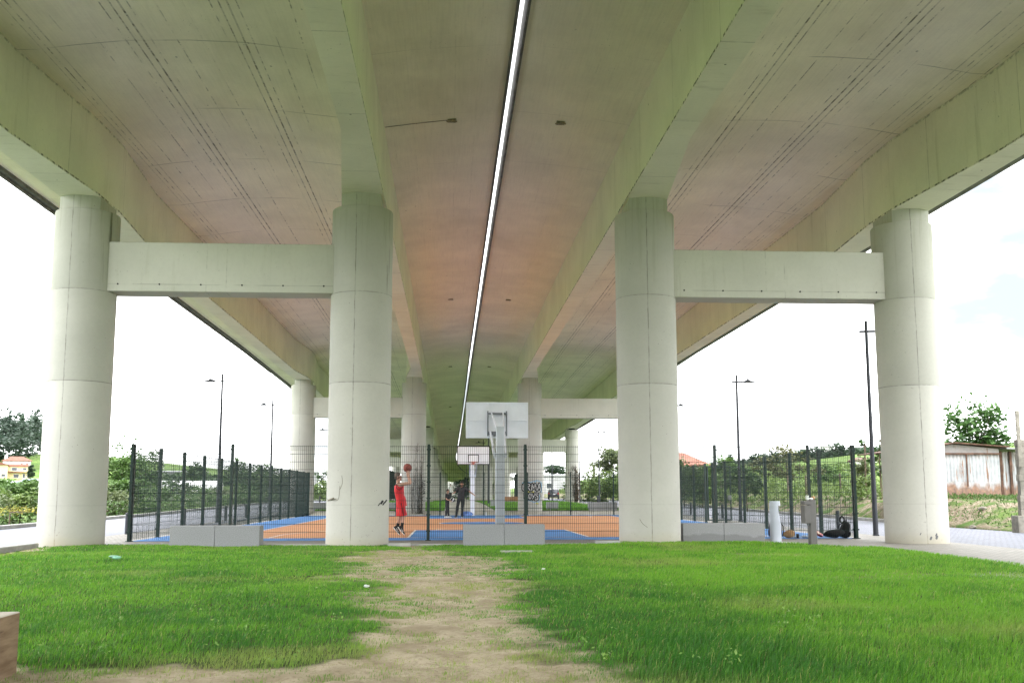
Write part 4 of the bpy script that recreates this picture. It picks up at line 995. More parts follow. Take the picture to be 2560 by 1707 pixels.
    if sleeves:
        for s in 'LR':
            A_, B2_ = J[s+'sh'], J[s+'el']; i_ = lerp(A_, shc, .35); m.tube([i_, A_, lerp(A_,B2_,.3), lerp(A_,B2_,.62), lerp(A_,B2_,.80)], [.082*k,.086*k,.080*k,.072*k,.074*k], 16)
    for q, p in enumerate(m.v):
        g_ = .004*math.sin(p[2]*41+p[1]*23)+.004*math.sin(p[2]*67-p[0]*31+p[1]*11); m.v[q] = (p[0]+g_*k, p[1]+g_*.6*k, p[2])
    t_ = m.build('shirt' if sleeves else 'jersey', top, P)
    if trim:
        m = MB()
        for s, q in (('L', 1), ('R', -1)):
            a = Vector(J[s+'sh']); d = (Vector((a.x, a.y+q*.25, a.z))-a).normalized(); c0 = a+d*(.012*k)+Vector((0,0,-.035*k))
            m.tube([c0+Vector((math.cos(t)*.088*k, 0, math.sin(t)*.10*k)) for t in np.linspace(0, 2*math.pi, 25)], .008*k, 5)
        m.build('trim', trim, t_)
    m = MB(); up0 = (pz[0], pz[1], pz[2]+.09*k)
    m.rings([ell(up0,.158,.112), ell(pz,.172,.122), ell((pz[0],pz[1],pz[2]-.08*k),.185,.128), ell((pz[0],pz[1],pz[2]-.15*k),.165,.105)])
    for s in 'LR':
        hp_, kn, an = J[s+'hip'], J[s+'kn'], J[s+'an']
        if shorts: m.tube([lerp(hp_,kn,-.12), lerp(hp_,kn,.15), lerp(hp_,kn,.55), lerp(hp_,kn,.85), lerp(hp_,kn,1.02)], [.088*k,.108*k,.107*k,.106*k,.108*k], 18)
        else: m.tube([lerp(hp_,kn,-.12), lerp(hp_,kn,.12), lerp(hp_,kn,.5), kn, lerp(kn,an,.35), lerp(kn,an,.8), lerp(kn,an,.97)], [.082*k,.102*k,.090*k,.072*k,.070*k,.058*k,.060*k], 16)
    for q, p in enumerate(m.v):
        g_ = .005*math.sin(p[2]*37+p[1]*29)+.004*math.sin(p[2]*71-p[0]*31); m.v[q] = (p[0]+g_*k, p[1]+g_*.5*k, p[2])
    b_ = m.build('shorts' if shorts else 'trousers', bottom, P)
    if trim and shorts:
        m = MB(); hh = Vector(J['Rhip'])+Vector((.01,-.104*k,.02)); kk = Vector(J['Rkn'])+Vector((.01,-.106*k,.0)); m.tube([hh, (hh+kk)/2+Vector((0,-.008,0)), kk], .009, 6); m.build('side_stripe', trim, b_)
    for s in 'LR':
        a, t = Vector(J[s+'an']), Vector(J[s+'to']); shn = (Vector(J[s+'kn'])-a).normalized()
        ax = ((t + shn*.052*k) - a).normalized(); up_ = (shn - ax*shn.dot(ax)).normalized(); bx = ax.cross(up_).normalized()
        def sect(q, w_, b0, b1, n=16):
            c0 = a + ax*q*k; zc, hz_ = (b0+b1)/2, (b1-b0)/2
            return [tuple(c0 + bx*w_*k*math.copysign(abs(math.cos(u))**.75, math.cos(u)) + up_*k*(zc + hz_*math.copysign(abs(math.sin(u))**.75, math.sin(u)))) for u in [2*math.pi*i/n for i in range(n)]]
        m = MB(); m.rings([sect(-.078,.022,-.066,-.005), sect(-.066,.036,-.072,.035), sect(0,.043,-.072,.045), sect(.05,.044,-.072,.012), sect(.11,.050,-.072,-.018), sect(.165,.046,-.071,-.032), sect(.198,.024,-.066,-.045)])
        sh = m.build('shoe', shoe, P)
        m = MB(); m.rings([sect(-.084,.024,-.090,-.066), sect(-.066,.041,-.092,-.064), sect(.03,.046,-.092,-.066), sect(.11,.054,-.092,-.066), sect(.17,.049,-.088,-.064), sect(.208,.022,-.080,-.060)]); m.build('sole', M_PLW, sh)
        if shoe is M_SHB and sock is not None:
            m = MB(); m.tube([a+bx*.047*k+up_*(-.02)*k, a+ax*.06*k+bx*.049*k-up_*.045*k, a+ax*.12*k+bx*.052*k-up_*.04*k], .008*k, 5); m.tube([a-bx*.047*k+up_*(-.02)*k, a+ax*.06*k-bx*.049*k-up_*.045*k, a+ax*.12*k-bx*.052*k-up_*.04*k], .008*k, 5); m.build('side_flash', M_PLW, sh)
        if sock: m = MB(); m.tube([a-shn*.01*k, a+shn*.07*k, a+shn*.13*k], [.043*k,.043*k,.051*k], 12); m.build('sock', sock, P)
    return P
M_RED = pm('bright_red_jersey', (.62,.022,.028), .65, .12, 9, .2); M_RED2 = pm('bright_red_shorts', (.58,.018,.024), .65, .14, 9, .2)
M_BLKC = pm('black_cloth', (.016,.016,.018), .8, .3, 9, .25); M_CHAR = pm('charcoal_cloth', (.032,.030,.033), .85, .25, 9, .25)
M_SHB = pm('black_shoe', (.02,.02,.02), .5, .3, 30); M_SHW = pm('white_shoe', (.72,.72,.70), .5, .08, 20)
SX, SY = -1.40, 28.6
J = dict(pelvis=(.02,0,.95), chest=(-.045,0,1.37), neck=(-.075,0,1.53), head=(-.055,0,1.655), look=.22,
  Lsh=(-.015,.185,1.435), Lel=(.27,.20,1.50), Lwr=(.19,.10,1.735), Rsh=(-.015,-.185,1.435), Rel=(.30,-.19,1.475), Rwr=(.235,-.085,1.725),
  Lhip=(.0,.095,.91), Lkn=(.0,.10,.565), Lan=(-.075,.10,.235), Lto=(.0,.10,.085), Rhip=(.03,-.095,.91), Rkn=(.10,-.10,.575), Ran=(.065,-.10,.25), Rto=(.145,-.10,.095))
bc = Vector((.20, 0, 1.915))
hd = {'L': ((.0,-.02,1), (1,0,0), (0,-1,.2)), 'R': ((-.15,.0,1), (1,0,0), (0,1,.2))}
person((SX, SY, .02), 0, J, 1.0, 'player in red sleeveless jersey and red shorts jumping to shoot', M_SKIN, M_HAIRG, M_RED, M_RED2, M_SHB, M_BLKC, False, True, False, hd, .5, M_BLKC)
def ball(name, c, r, mats, seam, label):
    o = empty(name, c, 0, label, 'basketball'); m = MB(); n, k = 32, 18
    for j in range(k):
        for i in range(n): pass
    m.ball((0,0,0), r, n, k)
    if len(mats) > 1:
        for q in range(len(m.m)): m.m[q] = (q % n)//4 % 2
    m.build('cover', mats, o)
    s = MB(); t = np.linspace(0, 2*math.pi, 49)
    s.tube([(r*math.cos(a), r*math.sin(a), 0) for a in t], .0035, 4); s.tube([(0, r*math.cos(a), r*math.sin(a)) for a in t], .0035, 4)
    for q in (-1, 1): s.tube([(q*r*(.55+.22*math.cos(2*a)), r*math.sqrt(max(0,1-(.55+.22*math.cos(2*a))**2))*math.cos(a), r*math.sqrt(max(0,1-(.55+.22*math.cos(2*a))**2))*math.sin(a)) for a in t], .0035, 4)
    s.build('seam', seam, o); o.rotation_euler = (.5, .3, .7); return o
ball('basketball', (SX+bc.x, SY+bc.y, bc.z+.02), .122, [pm('brick_red_rubber', (.30,.075,.055), .6, .12, 30, .3)], pm('ball_seam', (.03,.02,.02), .6), 'brick red basketball held overhead by the shooting player')
JM = dict(pelvis=(0,-.045,.98), chest=(0,-.005,1.40), neck=(.0,0,1.57), head=(.015,0,1.705), look=-.05,
  Lsh=(0,.205,1.50), Lel=(.05,.41,1.32), Lwr=(.09,.62,1.17), Rsh=(0,-.205,1.50), Rel=(.07,-.34,1.28), Rwr=(.22,-.44,1.24),
  Lhip=(0,.06,.94), Lkn=(.03,.045,.52), Lan=(0,.03,.09), Lto=(.15,.05,.035), Rhip=(0,-.14,.94), Rkn=(.03,-.22,.52), Ran=(-.02,-.27,.09), Rto=(.11,-.35,.035))
person((.62, 51.8, .02), R(-90), JM, 1.0, 'bearded man in charcoal t-shirt and dark trousers with arms spread', M_SKIN2, M_HAIR, M_CHAR, M_BLKC, M_SHB, None, True, False, True)
k = .79
JB = {q: (tuple(c*k for c in v)) for q, v in dict(pelvis=(0,0,.98), chest=(-.01,0,1.38), neck=(.0,0,1.55), head=(.02,0,1.70),
  Lsh=(0,.19,1.48), Lel=(.05,.22,1.20), Lwr=(.27,.11,1.10), Rsh=(0,-.19,1.48), Rel=(-.02,-.23,1.20), Rwr=(.25,-.12,1.07),
  Lhip=(0,.09,.94), Lkn=(.03,.10,.52), Lan=(.08,.10,.09), Lto=(.22,.10,.035), Rhip=(0,-.09,.94), Rkn=(.0,-.10,.52), Ran=(-.08,-.10,.09), Rto=(.06,-.10,.035)).items()}
person((-.12, 51.9, .02), R(-12), JB, k, 'boy in black t-shirt and trousers with white trainers holding a ball', M_SKIN, M_HAIR, M_BLKC, M_CHAR, M_SHW, None, True, False, False, {'L': ((1,-.1,.1),(0,0,1),(0,-1,0)), 'R': ((1,.1,.1),(0,0,1),(0,1,0))})
ball('basketball', (-.12+.275, 51.9-.06, .935), .118, [pm('black_ball', (.02,.02,.022), .6), pm('white_ball', (.66,.66,.66), .6)], pm('ball_seam', (.03,.02,.02), .6), 'black and white basketball held by the boy')
JD = dict(JM); JD.update(Lel=(.04,.27,1.22), Lwr=(.14,.25,.98), Rel=(.04,-.27,1.22), Rwr=(.16,-.22,1.0), Rhip=(0,-.1,.94), Rkn=(.02,-.11,.52), Ran=(0,-.12,.09), Rto=(.14,-.14,.035))
person((.10, 108, .52), R(-70), JD, .97, 'distant person in white top standing on the path behind the boy', M_SKIN2, M_HAIR, pm('white_cloth', (.68,.68,.66), .8, .08, 9), M_CHAR, M_SHB)

# ================================================================== PARKED CAR (seen from behind)
def car(loc, rz, label):
    c = empty('parked_car', loc, rz, label, 'car'); paint = pm('black_car_paint', (.012,.012,.014), .25, .1, 5, spec=.6); glass = pm('tinted_glass', (.03,.035,.045), .12, .1, 3, spec=.7)
    side = [(-2.1,.32),(-2.14,.75),(-2.05,.98),(-1.88,1.48),(-1.6,1.62),(.35,1.60),(1.05,1.08),(1.95,.95),(2.12,.7),(2.1,.32)]
    m = MB(); rs = []
    for xx, ins in ((-.90,.06),(-.84,0),(.84,0),(.90,.06)):
        rs.append([(xx*(1-.16*max(0,(z-.95)/.65)), y*(1-ins*.3), z - ins*.3*(z > 1.3)) for y, z in side])
    m.rings([[p for p in r_] for r_ in rs], 0, True, False); m.build('body', paint, c)
    m = MB(); m.add([(-.66,-2.055,1.05),(.66,-2.055,1.05),(.58,-1.91,1.50),(-.58,-1.91,1.50)], [(0,1,2,3)]); m.add([(-.64,1.02,1.15),(.64,1.02,1.15),(.56,.46,1.54),(-.56,.46,1.54)], [(3,2,1,0)])
    for s in (-1, 1): m.add([(s*.862,-1.75,1.08),(s*.862,.75,1.12),(s*.785,.32,1.52),(s*.775,-1.6,1.50)], [(0,1,2,3)])
    m.build('window', glass, c)
    for x in (-.78, .78):
        for y in (-1.35, 1.35):
            m = MB(); m.lathe([(.20,-.11),(.33,-.11),(.345,-.08),(.345,.08),(.33,.11),(.20,.11)], 24)
            for i, p in enumerate(m.v): m.v[i] = (p[2]+x, y+p[0], .345+p[1])
            w_ = m.build('wheel', M_BLACK, c); m = MB(); m.lathe([(.02,-.115),(.20,-.112),(.20,.112),(.02,.115)], 16)
            for i, p in enumerate(m.v): m.v[i] = (p[2]+x, y+p[0], .345+p[1])
            m.build('rim', pm('alloy', (.4,.4,.42), .35, .1, 5, metal=.8), w_)
    for s in (-1, 1): m = MB(); m.cbox(s*.74-.10, s*.74+.10, -2.15, -2.05, .80, 1.05, .02); m.build('tail_light', pm('tail_lens', (.30,.02,.02), .25), c)
    m = MB(); m.cbox(-.85,.85,-2.22,-2.08,.38,.62,.04); m.build('bumper', paint, c); m = MB(); m.cbox(-.26,.26,-2.165,-2.135,.74,.86,.004); m.build('number_plate', M_PLW, c)
    m = MB(); m.cbox(-.4,.4,-2.16,-2.12,.90,.95,.01); m.build('chrome_strip', pm('chrome', (.6,.6,.62), .2, .05, 5, metal=.9), c); return c
car((16.6, 160, float(zg(160))), R(-6), 'black car parked on the right-hand street seen from behind')

# ================================================================== BUILDINGS AROUND
def PX(x, Y): u = (x-1280)/2489.6; return (u+.0623)/(1-.0623*u)*Y
def PZ(y, Y): return 1.17 + (1237-y)/2489.6*Y
M_YEL = pm('yellow_render', (.62,.50,.27), .85, .06, .6); M_WREN = pm('white_render', (.66,.66,.64), .85, .06, .6); M_ROOF = pm('orange_roof_tiles', (.15,.062,.042), .85, .2, 1.2, .4, bscale=7)
M_WIN = pm('dark_window', (.05,.055,.065), .25, .2, 2, spec=.5)
def hip_roof(b, x0, x1, y0, y1, z, h, ov=.5, name='roof', mat=None, inset=.42):
    m = MB(); x0 -= ov; x1 += ov; y0 -= ov; y1 += ov; w_ = min(x1-x0, y1-y0)*inset; ym = (y0+y1)/2; r = (x0+w_, x1-w_) if x1-x0 > y1-y0 else None
    v = [(x0,y0,z),(x1,y0,z),(x1,y1,z),(x0,y1,z),(x0+w_,ym,z+h),(x1-w_,ym,z+h)]
    m.add(v, [(0,1,5,4),(1,2,5),(2,3,4,5),(3,0,4),(3,2,1,0)]); m.box(x0,x1,y0,y1,z-.22,z-.004)
    return m.build(name, mat or M_ROOF, b)
def windows(b, lst, y):
    for x, z, w_, h in lst:
        m = MB(); m.box(x-w_/2, x+w_/2, y-.06, y+.1, z, z+h); f_ = m.build('window', M_WREN, b)
        m = MB(); m.box(x-w_/2+.1, x+w_/2-.1, y-.075, y-.062, z+.1, z+h-.1); m.build('pane', M_WIN, f_)
Yh = 330; hx = PX(38, Yh); hz = float(ground_h(hx, Yh))
H = empty('house', (hx, Yh, PZ(1197, Yh)), R(24), 'yellow house with orange tiled roofs below the dark wooded hill', 'house')
m = MB(); m.box(-9,6.5,0,9,-4,5.6); m.box(-9,-2,-2.5,0,-4,6.0); m.build('wall', M_YEL, H)
m = MB(); m.box(-4,7,2.5,10,5.0,8.0); m.build('upper_wall', M_WREN, H)
hip_roof(H, -4,7,2.5,10,8.0,1.9); hip_roof(H, -9,6.5,0,2.4,5.6,.9,.4,'porch_roof')
m = MB(); m.extr([(-9.4,5.9),(-1.6,5.9),(-5.5,7.3)],'y',-3,0.0); m.build('gable_roof', M_ROOF, H); m = MB(); m.extr([(-2,2.8),(6.9,2.8),(6.9,2.9),(-2,3.3)],'y',-1.6,-.05); m.build('canopy_roof', M_ROOF, H)
m = MB(); m.box(-3.4,-2.2,4,5,7.8,10.4); m.build('chimney', M_WREN, H)
windows(H, [(.6,3.5,2.2,1.5),(4.6,3.7,1.7,1.2),(1.4,.5,2.2,1.6),(4.4,.4,1.1,1.9),(6.0,.5,.8,1.4)], 0); windows(H, [(-6.8,3.9,1.1,1.2),(-3.6,.9,1.7,1.3),(-7.0,-.2,1.1,2.4)], -2.5); windows(H, [(3.4,6.2,.8,.9),(5.6,6.3,1.4,.6)], 2.5)
W = empty('warehouse', (PX(72,150), 150, PZ(1228,150)), R(15), 'low white building with pale blue roof edge below the yellow house', 'warehouse')
m = MB(); m.box(-2.6,3,0,8,-2,1.6); m.build('wall', pm('grey_render', (.45,.46,.48), .85, .08, 1), W); m = MB(); m.extr([(-3.2,.5),(-.2,1.9),(3.2,1.9),(3.2,1.65),(-.2,1.62),(-3.2,.2)],'y',-.3,8.3); m.build('roof', pm('pale_blue_sheet', (.42,.50,.62), .6, .1, 2), W); windows(W, [(2.0,.2,.6,.4)], 0)
G = empty('polytunnel', (PX(478,170), 170, PZ(1217,170)), R(8), 'long white greenhouse roof in the left field', 'greenhouse')
m = MB(); m.extr([(-.2,-2)]+[(3-3*math.cos(math.pi*i/10), 1.1*math.sin(math.pi*i/10)) for i in range(11)]+[(6.2,-2)],'x',-5,5); m.build('cover', pm('white_film', (.70,.71,.72), .5, .05, 3), G)
H.scale = (.74, .74, .74)
B_ = empty('farm_building', (PX(455,255), 255, PZ(1190,255)), 0, 'long grey low building on the left skyline', 'building'); m = MB(); m.box(-5.5,5,0,6,-4,1.0); m.build('wall', pm('grey_block_wall', (.33,.33,.34), .9, .1, 1), B_); m = MB(); m.extr([(-6,1.0),(5.4,1.0),(5.4,1.25),(-6,1.35)],'y',-.5,6.5); m.build('roof', pm('grey_roof', (.42,.43,.45), .8, .1, 1), B_)
B2 = empty('farm_building', (PX(780,240), 240, PZ(1192,240)), 0, 'small grey building on the skyline right of the second-row column', 'building'); m = MB(); m.box(-2.2,1.2,0,5,-5,1.1); m.build('wall', M_BLK := pm('dull_block_wall', (.26,.26,.27), .9, .1, 1), B2); m = MB(); m.box(-2.4,1.4,-.2,5.2,1.104,1.3); m.build('roof', pm('grey_roof', (.42,.43,.45)), B2)
B3 = empty('red_roofed_house', (PX(1712,125), 125, 2.0), R(-12), 'house with bright orange roof beyond the trees right of the third column', 'house'); m = MB(); m.box(-5,2.6,0,7,-2,2.9); m.build('wall', M_WREN, B3); hip_roof(B3, -5,2.6,0,7,2.9,1.7, .6)
B4 = empty('roadside_building', (PX(1398,235), 235, 0), R(-5), 'grey concrete building behind the parked car', 'building'); m = MB(); m.box(-4.5,4.5,0,9,-1,5.6); m.build('wall', pm('streaked_grey_render', (.38,.38,.39), .9, .2, .6), B4); m = MB(); m.box(-4.8,4.8,-.3,9.3,5.604,6.0); m.build('roof', pm('grey_roof', (.42,.43,.45)), B4); windows(B4, [(-2.5,2.6,1.4,1.4),(2.2,2.6,1.4,1.4)], 0)
for x, y0, y1, Y, w_, lab in ((2064,1116,1165,260,3.4,'pale tower block between two dark conifers on the right hill'),(2158,1119,1150,300,5.5,'pale apartment block on the far right skyline')):
    a = empty('apartment_block', (PX(x,Y), Y, PZ(y1,Y)), R(-20), lab, 'apartment block'); hh = PZ(y0,Y)-PZ(y1,Y); m = MB(); m.box(-w_/2,w_/2,0,4,-6,hh); m.build('wall', M_WREN, a); m = MB(); m.box(-w_/2-.15,w_/2+.15,-.15,4.15,hh+.004,hh+.25); m.build('roof', M_BLK, a)
    windows(a, [(px_, pz_, .8, .6) for px_ in np.linspace(-w_/2+.8, w_/2-.8, 3 if w_ > 4 else 2) for pz_ in np.arange(.6, hh-.8, 1.5)], 0)
for x, Y, lab in ((2160,155,'small house with dull red roof above the olive bush'),(2188,165,'dull red roofed house right of the right lamp post')):
    a = empty('cottage', (PX(x,Y), Y, PZ(1152,Y)), R(10), lab, 'house'); m = MB(); m.box(-1.0,1.0,0,3,-3,.1); m.build('wall', M_WREN, a); hip_roof(a,-1.0,1.0,0,3,.15,.55,.2,'roof',pm('dull_red_tiles', (.10,.058,.048), .9, .2, 2))
AB = empty('abutment', (9, 520, 0), 0, 'far grey concrete wall closing the view under the bridge', 'wall'); m = MB(); m.box(-18,22,0,2,-2,9); m.build('wall', pm('abutment_concrete', (.30,.30,.28), .9, .2, .4), AB)

# rusty tin shed on the right bank
def tin():
    N = NT('rusty_white_tin'); v = N.obj(); x, y, z = N.xyz(v)
    st = N.noise(N.mapv(v, (3.2, 3.2, .28)), 1.6, 5, .7); low = N.rmp(N.m('ADD', z, N.m('MULTIPLY', N.noise(N.mapv(v,(2.2,2.2,1)), 1.6, 4), .9)), .78, 1.12, 1, 0)
    top = N.rmp(N.m('ADD', z, N.m('MULTIPLY', st, .5)), 1.72, 1.95)
    rust = N.m('MAXIMUM', N.m('MAXIMUM', N.rmp(st, .57, .66), N.m('MULTIPLY', low, .85)), N.m('MULTIPLY', top, .35))
    rc = N.mix(N.rmp(N.noise(v, 7, 5, .7), .3, .7), (.10,.045,.022), (.27,.135,.07))
    c = N.mix(N.rmp(N.noise(v, 2.5, 4), .3, .7), (.30,.315,.33), (.40,.415,.43)); c = N.mix(rust, c, rc); return N.fin(c, .75, .35)
M_TIN = tin(); M_RUST = pm('rusted_steel', (.10,.055,.038), .85, .4, 5, .3)
S = empty('tin_shed', (17.6, 38.3, 1.03), 0, 'rusty white corrugated tin shed on the earth bank', 'shed')
def corr(x0, x1, z0, z1, y, amp=.022, per=.15, axis='x'):
    n = int((x1-x0)/per*6); m = MB(); V = []
    for i in range(n+1):
        u = x0+(x1-x0)*i/n; d = amp*math.sin(2*math.pi*(u-x0)/per)
        for zz in (z0, z1): V.append((u, y-d, zz) if axis == 'x' else (y-d, u, zz))
    m.add(V, [(2*i, 2*i+2, 2*i+3, 2*i+1) for i in range(n)], 0, True); return m
corr(0, 4.1, .63, 1.74, 0).build('wall', M_TIN, S); m = MB(); m.cbox(0,1.35,-.02,.02,-.6,.625,.004); m.cbox(1.355,2.75,-.025,.015,-.6,.625,.004); m.cbox(2.755,4.1,-.02,.02,-.6,.625,.004); m.build('base_sheet', M_TIN, S)
m = MB(); m.extr([(0,1.75),(4.1,1.75),(4.1,1.92),(2.25,2.10),(0,1.72+.05)],'y',-.015,.015); m.build('gable_sheet', M_TIN, S)
corr(.02, 3.4, -.5, 1.9, 4.1, .022, .15, 'y').build('side_wall', M_TIN, S)
m = MB(); m.extr([(-.15,1.78),(2.25,2.13),(4.45,1.98),(4.45,2.02),(2.25,2.18),(-.15,1.83)],'y',-.22,3.6); m.build('roof', M_RUST, S)
for x in (1.0, 2.75): m = MB(); m.box(x-.03,x+.03,-.05,-.026,.45,1.7); m.build('batten', M_RUST, S)
m = MB(); m.cbox(0,4.1,-.06,-.03,1.70,1.76,.004); m.build('rail', M_RUST, S)
for x in (4.35, 4.75): m = MB(); m.cbox(x-.05,x+.05,.30,.36,.0,1.85,.004); m.build('strap', M_RUST, S)
corr(4.15, 6.2, -.3, 1.82, .4).build('annex_wall', M_TIN, S); m = MB(); m.extr([(4.46,1.93),(6.4,1.84),(6.4,1.90),(4.46,1.99)],'y',.05,3.4); m.build('annex_roof', M_BLK, S)
m = MB(); m.bar((.62,-.05,.12),(.78,-.06,.55),.08); m.build('plank', pm('old_plank', (.16,.13,.10), .9), S)
BW = empty('block_wall', (17.45, 30, 0), R(-4), 'rough grey concrete block wall end at the right edge', 'wall')
M_CB = pm('rough_concrete_block', (.24,.225,.195), .95, .25, 5, .6, bscale=25)
m = MB()
for r_ in range(11):
    z = .50+r_*.215; o = .2 if r_ % 2 else 0; jx = rng.uniform(-.02,.03)
    for q in range(9):
        x0 = .10+jx+q*.41-(o if q else 0); x1 = .10+jx+(q+1)*.41-o-.012; m.cbox(x0,x1,-.10+rng.uniform(-.008,.008),.10,z,z+.205,.008)
m.build('block_courses', M_CB, BW); m = MB(); m.cbox(.12,3.6,-.085,.085,.4,2.8,.01); m.build('mortar', pm('old_mortar', (.20,.19,.17), .95), BW)
m = MB(); m.cbox(-.08,3.6,-.22,.22,-.2,.52,.03); m.build('footing', M_CB, BW); m = MB(); m.cbox(.08,.20,-.18,-.11,2.0,3.75,.01); m.build('post', M_CB, BW)

# concrete post and wire fence along the right bank
WF = empty('wire_fence', (0,0,0), 0, 'old wire fence on rough stakes along the right bank', 'fence')
fp = []
for k, yy in enumerate(np.arange(42, 96, 4.5)):
    x = 20.4+.35*math.sin(k*1.7); z = float(ground_h(x, yy)); fp.append((x, yy, z)); m = MB(); m.tube([(x,yy,z-.2),(x+rng.normal(0,.06),yy,z+1.25)], [.06,.045], 7); m.build('stake', pm('weathered_stake', (.13,.105,.08), .95, .3, 6, .4), WF)
for h in (.35,.75,1.15):
    m = MB(); m.tube([(x,y,z+h) for x,y,z in fp], .007, 4); m.build('wire', M_DGREY, WF)
def pylon(x, Y, ytop, base, lab, wd):
    p = empty('pylon', (PX(x,Y), Y, base), R(20), lab, 'pylon', 'power pylons on the skyline'); Ht = PZ(ytop,Y)-base; m = MB(); t = .07*Y/250
    lv = np.linspace(0, 1, 9); W_ = lambda q: wd*(1-q)**1.3+.25
    for a, b in zip(lv[:-1], lv[1:]):
        A = [(sx_*W_(a), sy_*W_(a), a*Ht) for sx_, sy_ in ((1,1),(-1,1),(-1,-1),(1,-1))]; B = [(sx_*W_(b), sy_*W_(b), b*Ht) for sx_, sy_ in ((1,1),(-1,1),(-1,-1),(1,-1))]
        for i in range(4): m.bar(A[i], B[i], t); m.bar(A[i], B[(i+1)%4], t*.6); m.bar(B[i], B[(i+1)%4], t*.6)
    m.build('lattice', pm('galvanised_lattice', (.34,.34,.36), .6), p)
    for q, L in ((.72,2.2),(.85,2.8),(.96,2.0)):
        c_ = MB(); c_.bar((-L,0,q*Ht),(L,0,q*Ht+.1),t); c_.bar((-L,0,q*Ht),(0,0,q*Ht+.9),t*.7); c_.bar((L,0,q*Ht),(0,0,q*Ht+.9),t*.7); c_.build('cross_arm', pm('galvanised_lattice', (.34,.34,.36), .6), p)
pylon(588, 420, 1086, 6, 'slim pylon above the left field', 1.2); pylon(408, 470, 1102, 6, 'fainter pylon at the far left of the field', 1.2); pylon(1765, 340, 1075, 9, 'tall lattice pylon beyond the orange roof', 1.7)

# ================================================================== TREES AND SHRUBS
LM = {'fresh': leafmat('fresh_green_leaf', (.030,.070,.014), (.095,.165,.040)), 'dark': leafmat('dark_green_leaf', (.016,.040,.014), (.06,.105,.035)), 'olive': leafmat('olive_leaf', (.05,.075,.03), (.15,.18,.085)),
      'light': leafmat('light_green_leaf', (.058,.110,.022), (.165,.225,.065)), 'rust': leafmat('reddish_leaf', (.040,.055,.018), (.125,.125,.045)), 'pine': leafmat('pine_needles', (.013,.030,.016), (.045,.075,.040)), 'eucalypt': leafmat('eucalypt_leaf', (.022,.042,.030), (.075,.105,.075)),
      'broad': leafmat('broad_heart_leaf', (.020,.058,.016), (.075,.150,.040), .4), 'yellow': leafmat('yellow_flowers', (.14,.18,.03), (.40,.34,.05)), 'white': leafmat('white_flowers', (.30,.33,.25), (.62,.62,.55))}
M_BARK = pm('brown_bark', (.11,.085,.06), .95, .35, 9, .6); M_BARKG = pm('grey_bark', (.20,.18,.15), .95, .3, 9, .5)
def crown_pts(n, c, r, K, rg, hollow=.45, clump=.28, flat=1.0):
    d = rg.normal(size=(K,3)); d /= np.linalg.norm(d,axis=1)[:,None]; rad = (hollow+(1-hollow)*rg.random(K)**.6)[:,None]
    q = d*rad*np.array(r)*(1+.18*rg.normal(size=(K,1))) ; cs = clump*np.mean(r)*rg.uniform(.6,1.4,K)
    k = rg.integers(0, K, n); P = q[k] + rg.normal(size=(n,3))*cs[k][:,None]*np.array([1,1,.85*flat])*.6*np.minimum(1.0, np.array(r)/np.mean(r))
    return P + np.array(c), q + np.array(c), k
def tree(name, label, cat, x, Y, top, width, kind, n=2500, size=.12, trunk=.35, crown_h=None, group=None, zbase=None, K=40, seed=0, bark=None, limbs=7, hollow=.4, clump=.30):
    rg = np.random.default_rng(abs(seed+int(x*7)+int(Y))); X = x; zb = float(ground_h(X, Y)) if zbase is None else zbase
    t = empty(name, (X, Y, zb), 0, label, cat, group); H_ = max(.8, top-zb); ch = crown_h or H_*(1-trunk)
    c = (0, 0, H_-ch/2); r = (width/2, width/2*.9, ch/2)
    P, q, kk = crown_pts(n, c, r, K, rg, hollow, clump); P[:,2] = np.maximum(P[:,2], .05)
    V, F, A = leaves_np(P, size, rg); tv = rg.random(K)*.5; A = np.clip(A*.6 + np.repeat(tv[kk], 4), 0, 1)
    np_mesh('crown', V, F, LM[kind], t, {'tint': A})
    m = MB(); tr = max(.03, H_*.016); fork = (rg.normal(0,.05*H_*.3), rg.normal(0,.05*H_*.3), max(.15, H_-ch*.82))
    m.tube([(0,0,-.3), (fork[0]*.4, fork[1]*.4, fork[2]*.5), fork, (fork[0]*1.3, fork[1]*1.3, H_-ch*.3)], [tr*1.25, tr, tr*.8, tr*.3], 8)
    for i in range(limbs):
        e = q[rg.integers(0, K)]; mid = (np.array(fork)*.5+e*.5)+rg.normal(size=3)*.05*H_; m.tube([fork, tuple(mid), tuple(e)], [tr*.5, tr*.3, tr*.1], 5)
    m.build('trunk', bark or M_BARK, t); return t
def shrub(name, label, cat, X, Y, h, w_, kind, n=1500, size=.07, group=None, K=25, seed=0, mat2=None):
    return tree(name, label, cat, X, Y, float(ground_h(X, Y))+h, w_, kind, n, size, .02, h*1.05, group, None, K, seed, None, 6, .25, .33)
g1 = 'trees and shrubs beyond the left street'; g2 = 'trees and shrubs beyond the right street'
tree('walnut_tree', 'round fresh green tree left of the near fence corner', 'tree', PX(312,90), 90, PZ(1124,90)+.45, 4.5, 'fresh', 5200, .13, .12, None, g1, None, 55)
tree('broadleaf_tree', 'darker green tree directly behind the near fence corner', 'tree', PX(368,108), 108, PZ(1131,108)+.35, 3.9, 'dark', 3200, .14, .15, None, g1)
shrub('round_bush', 'round bright green bush below the yellow house', 'bush', PX(22,75), 75, 2.0, 2.6, 'fresh', 2200, .09, g1)
tree('fig_tree', 'loose broad leaved small tree right of the round bush', 'tree', PX(62,72), 72, PZ(1203,72), 1.4, 'broad', 260, .16, .2, None, g1, None, 14)
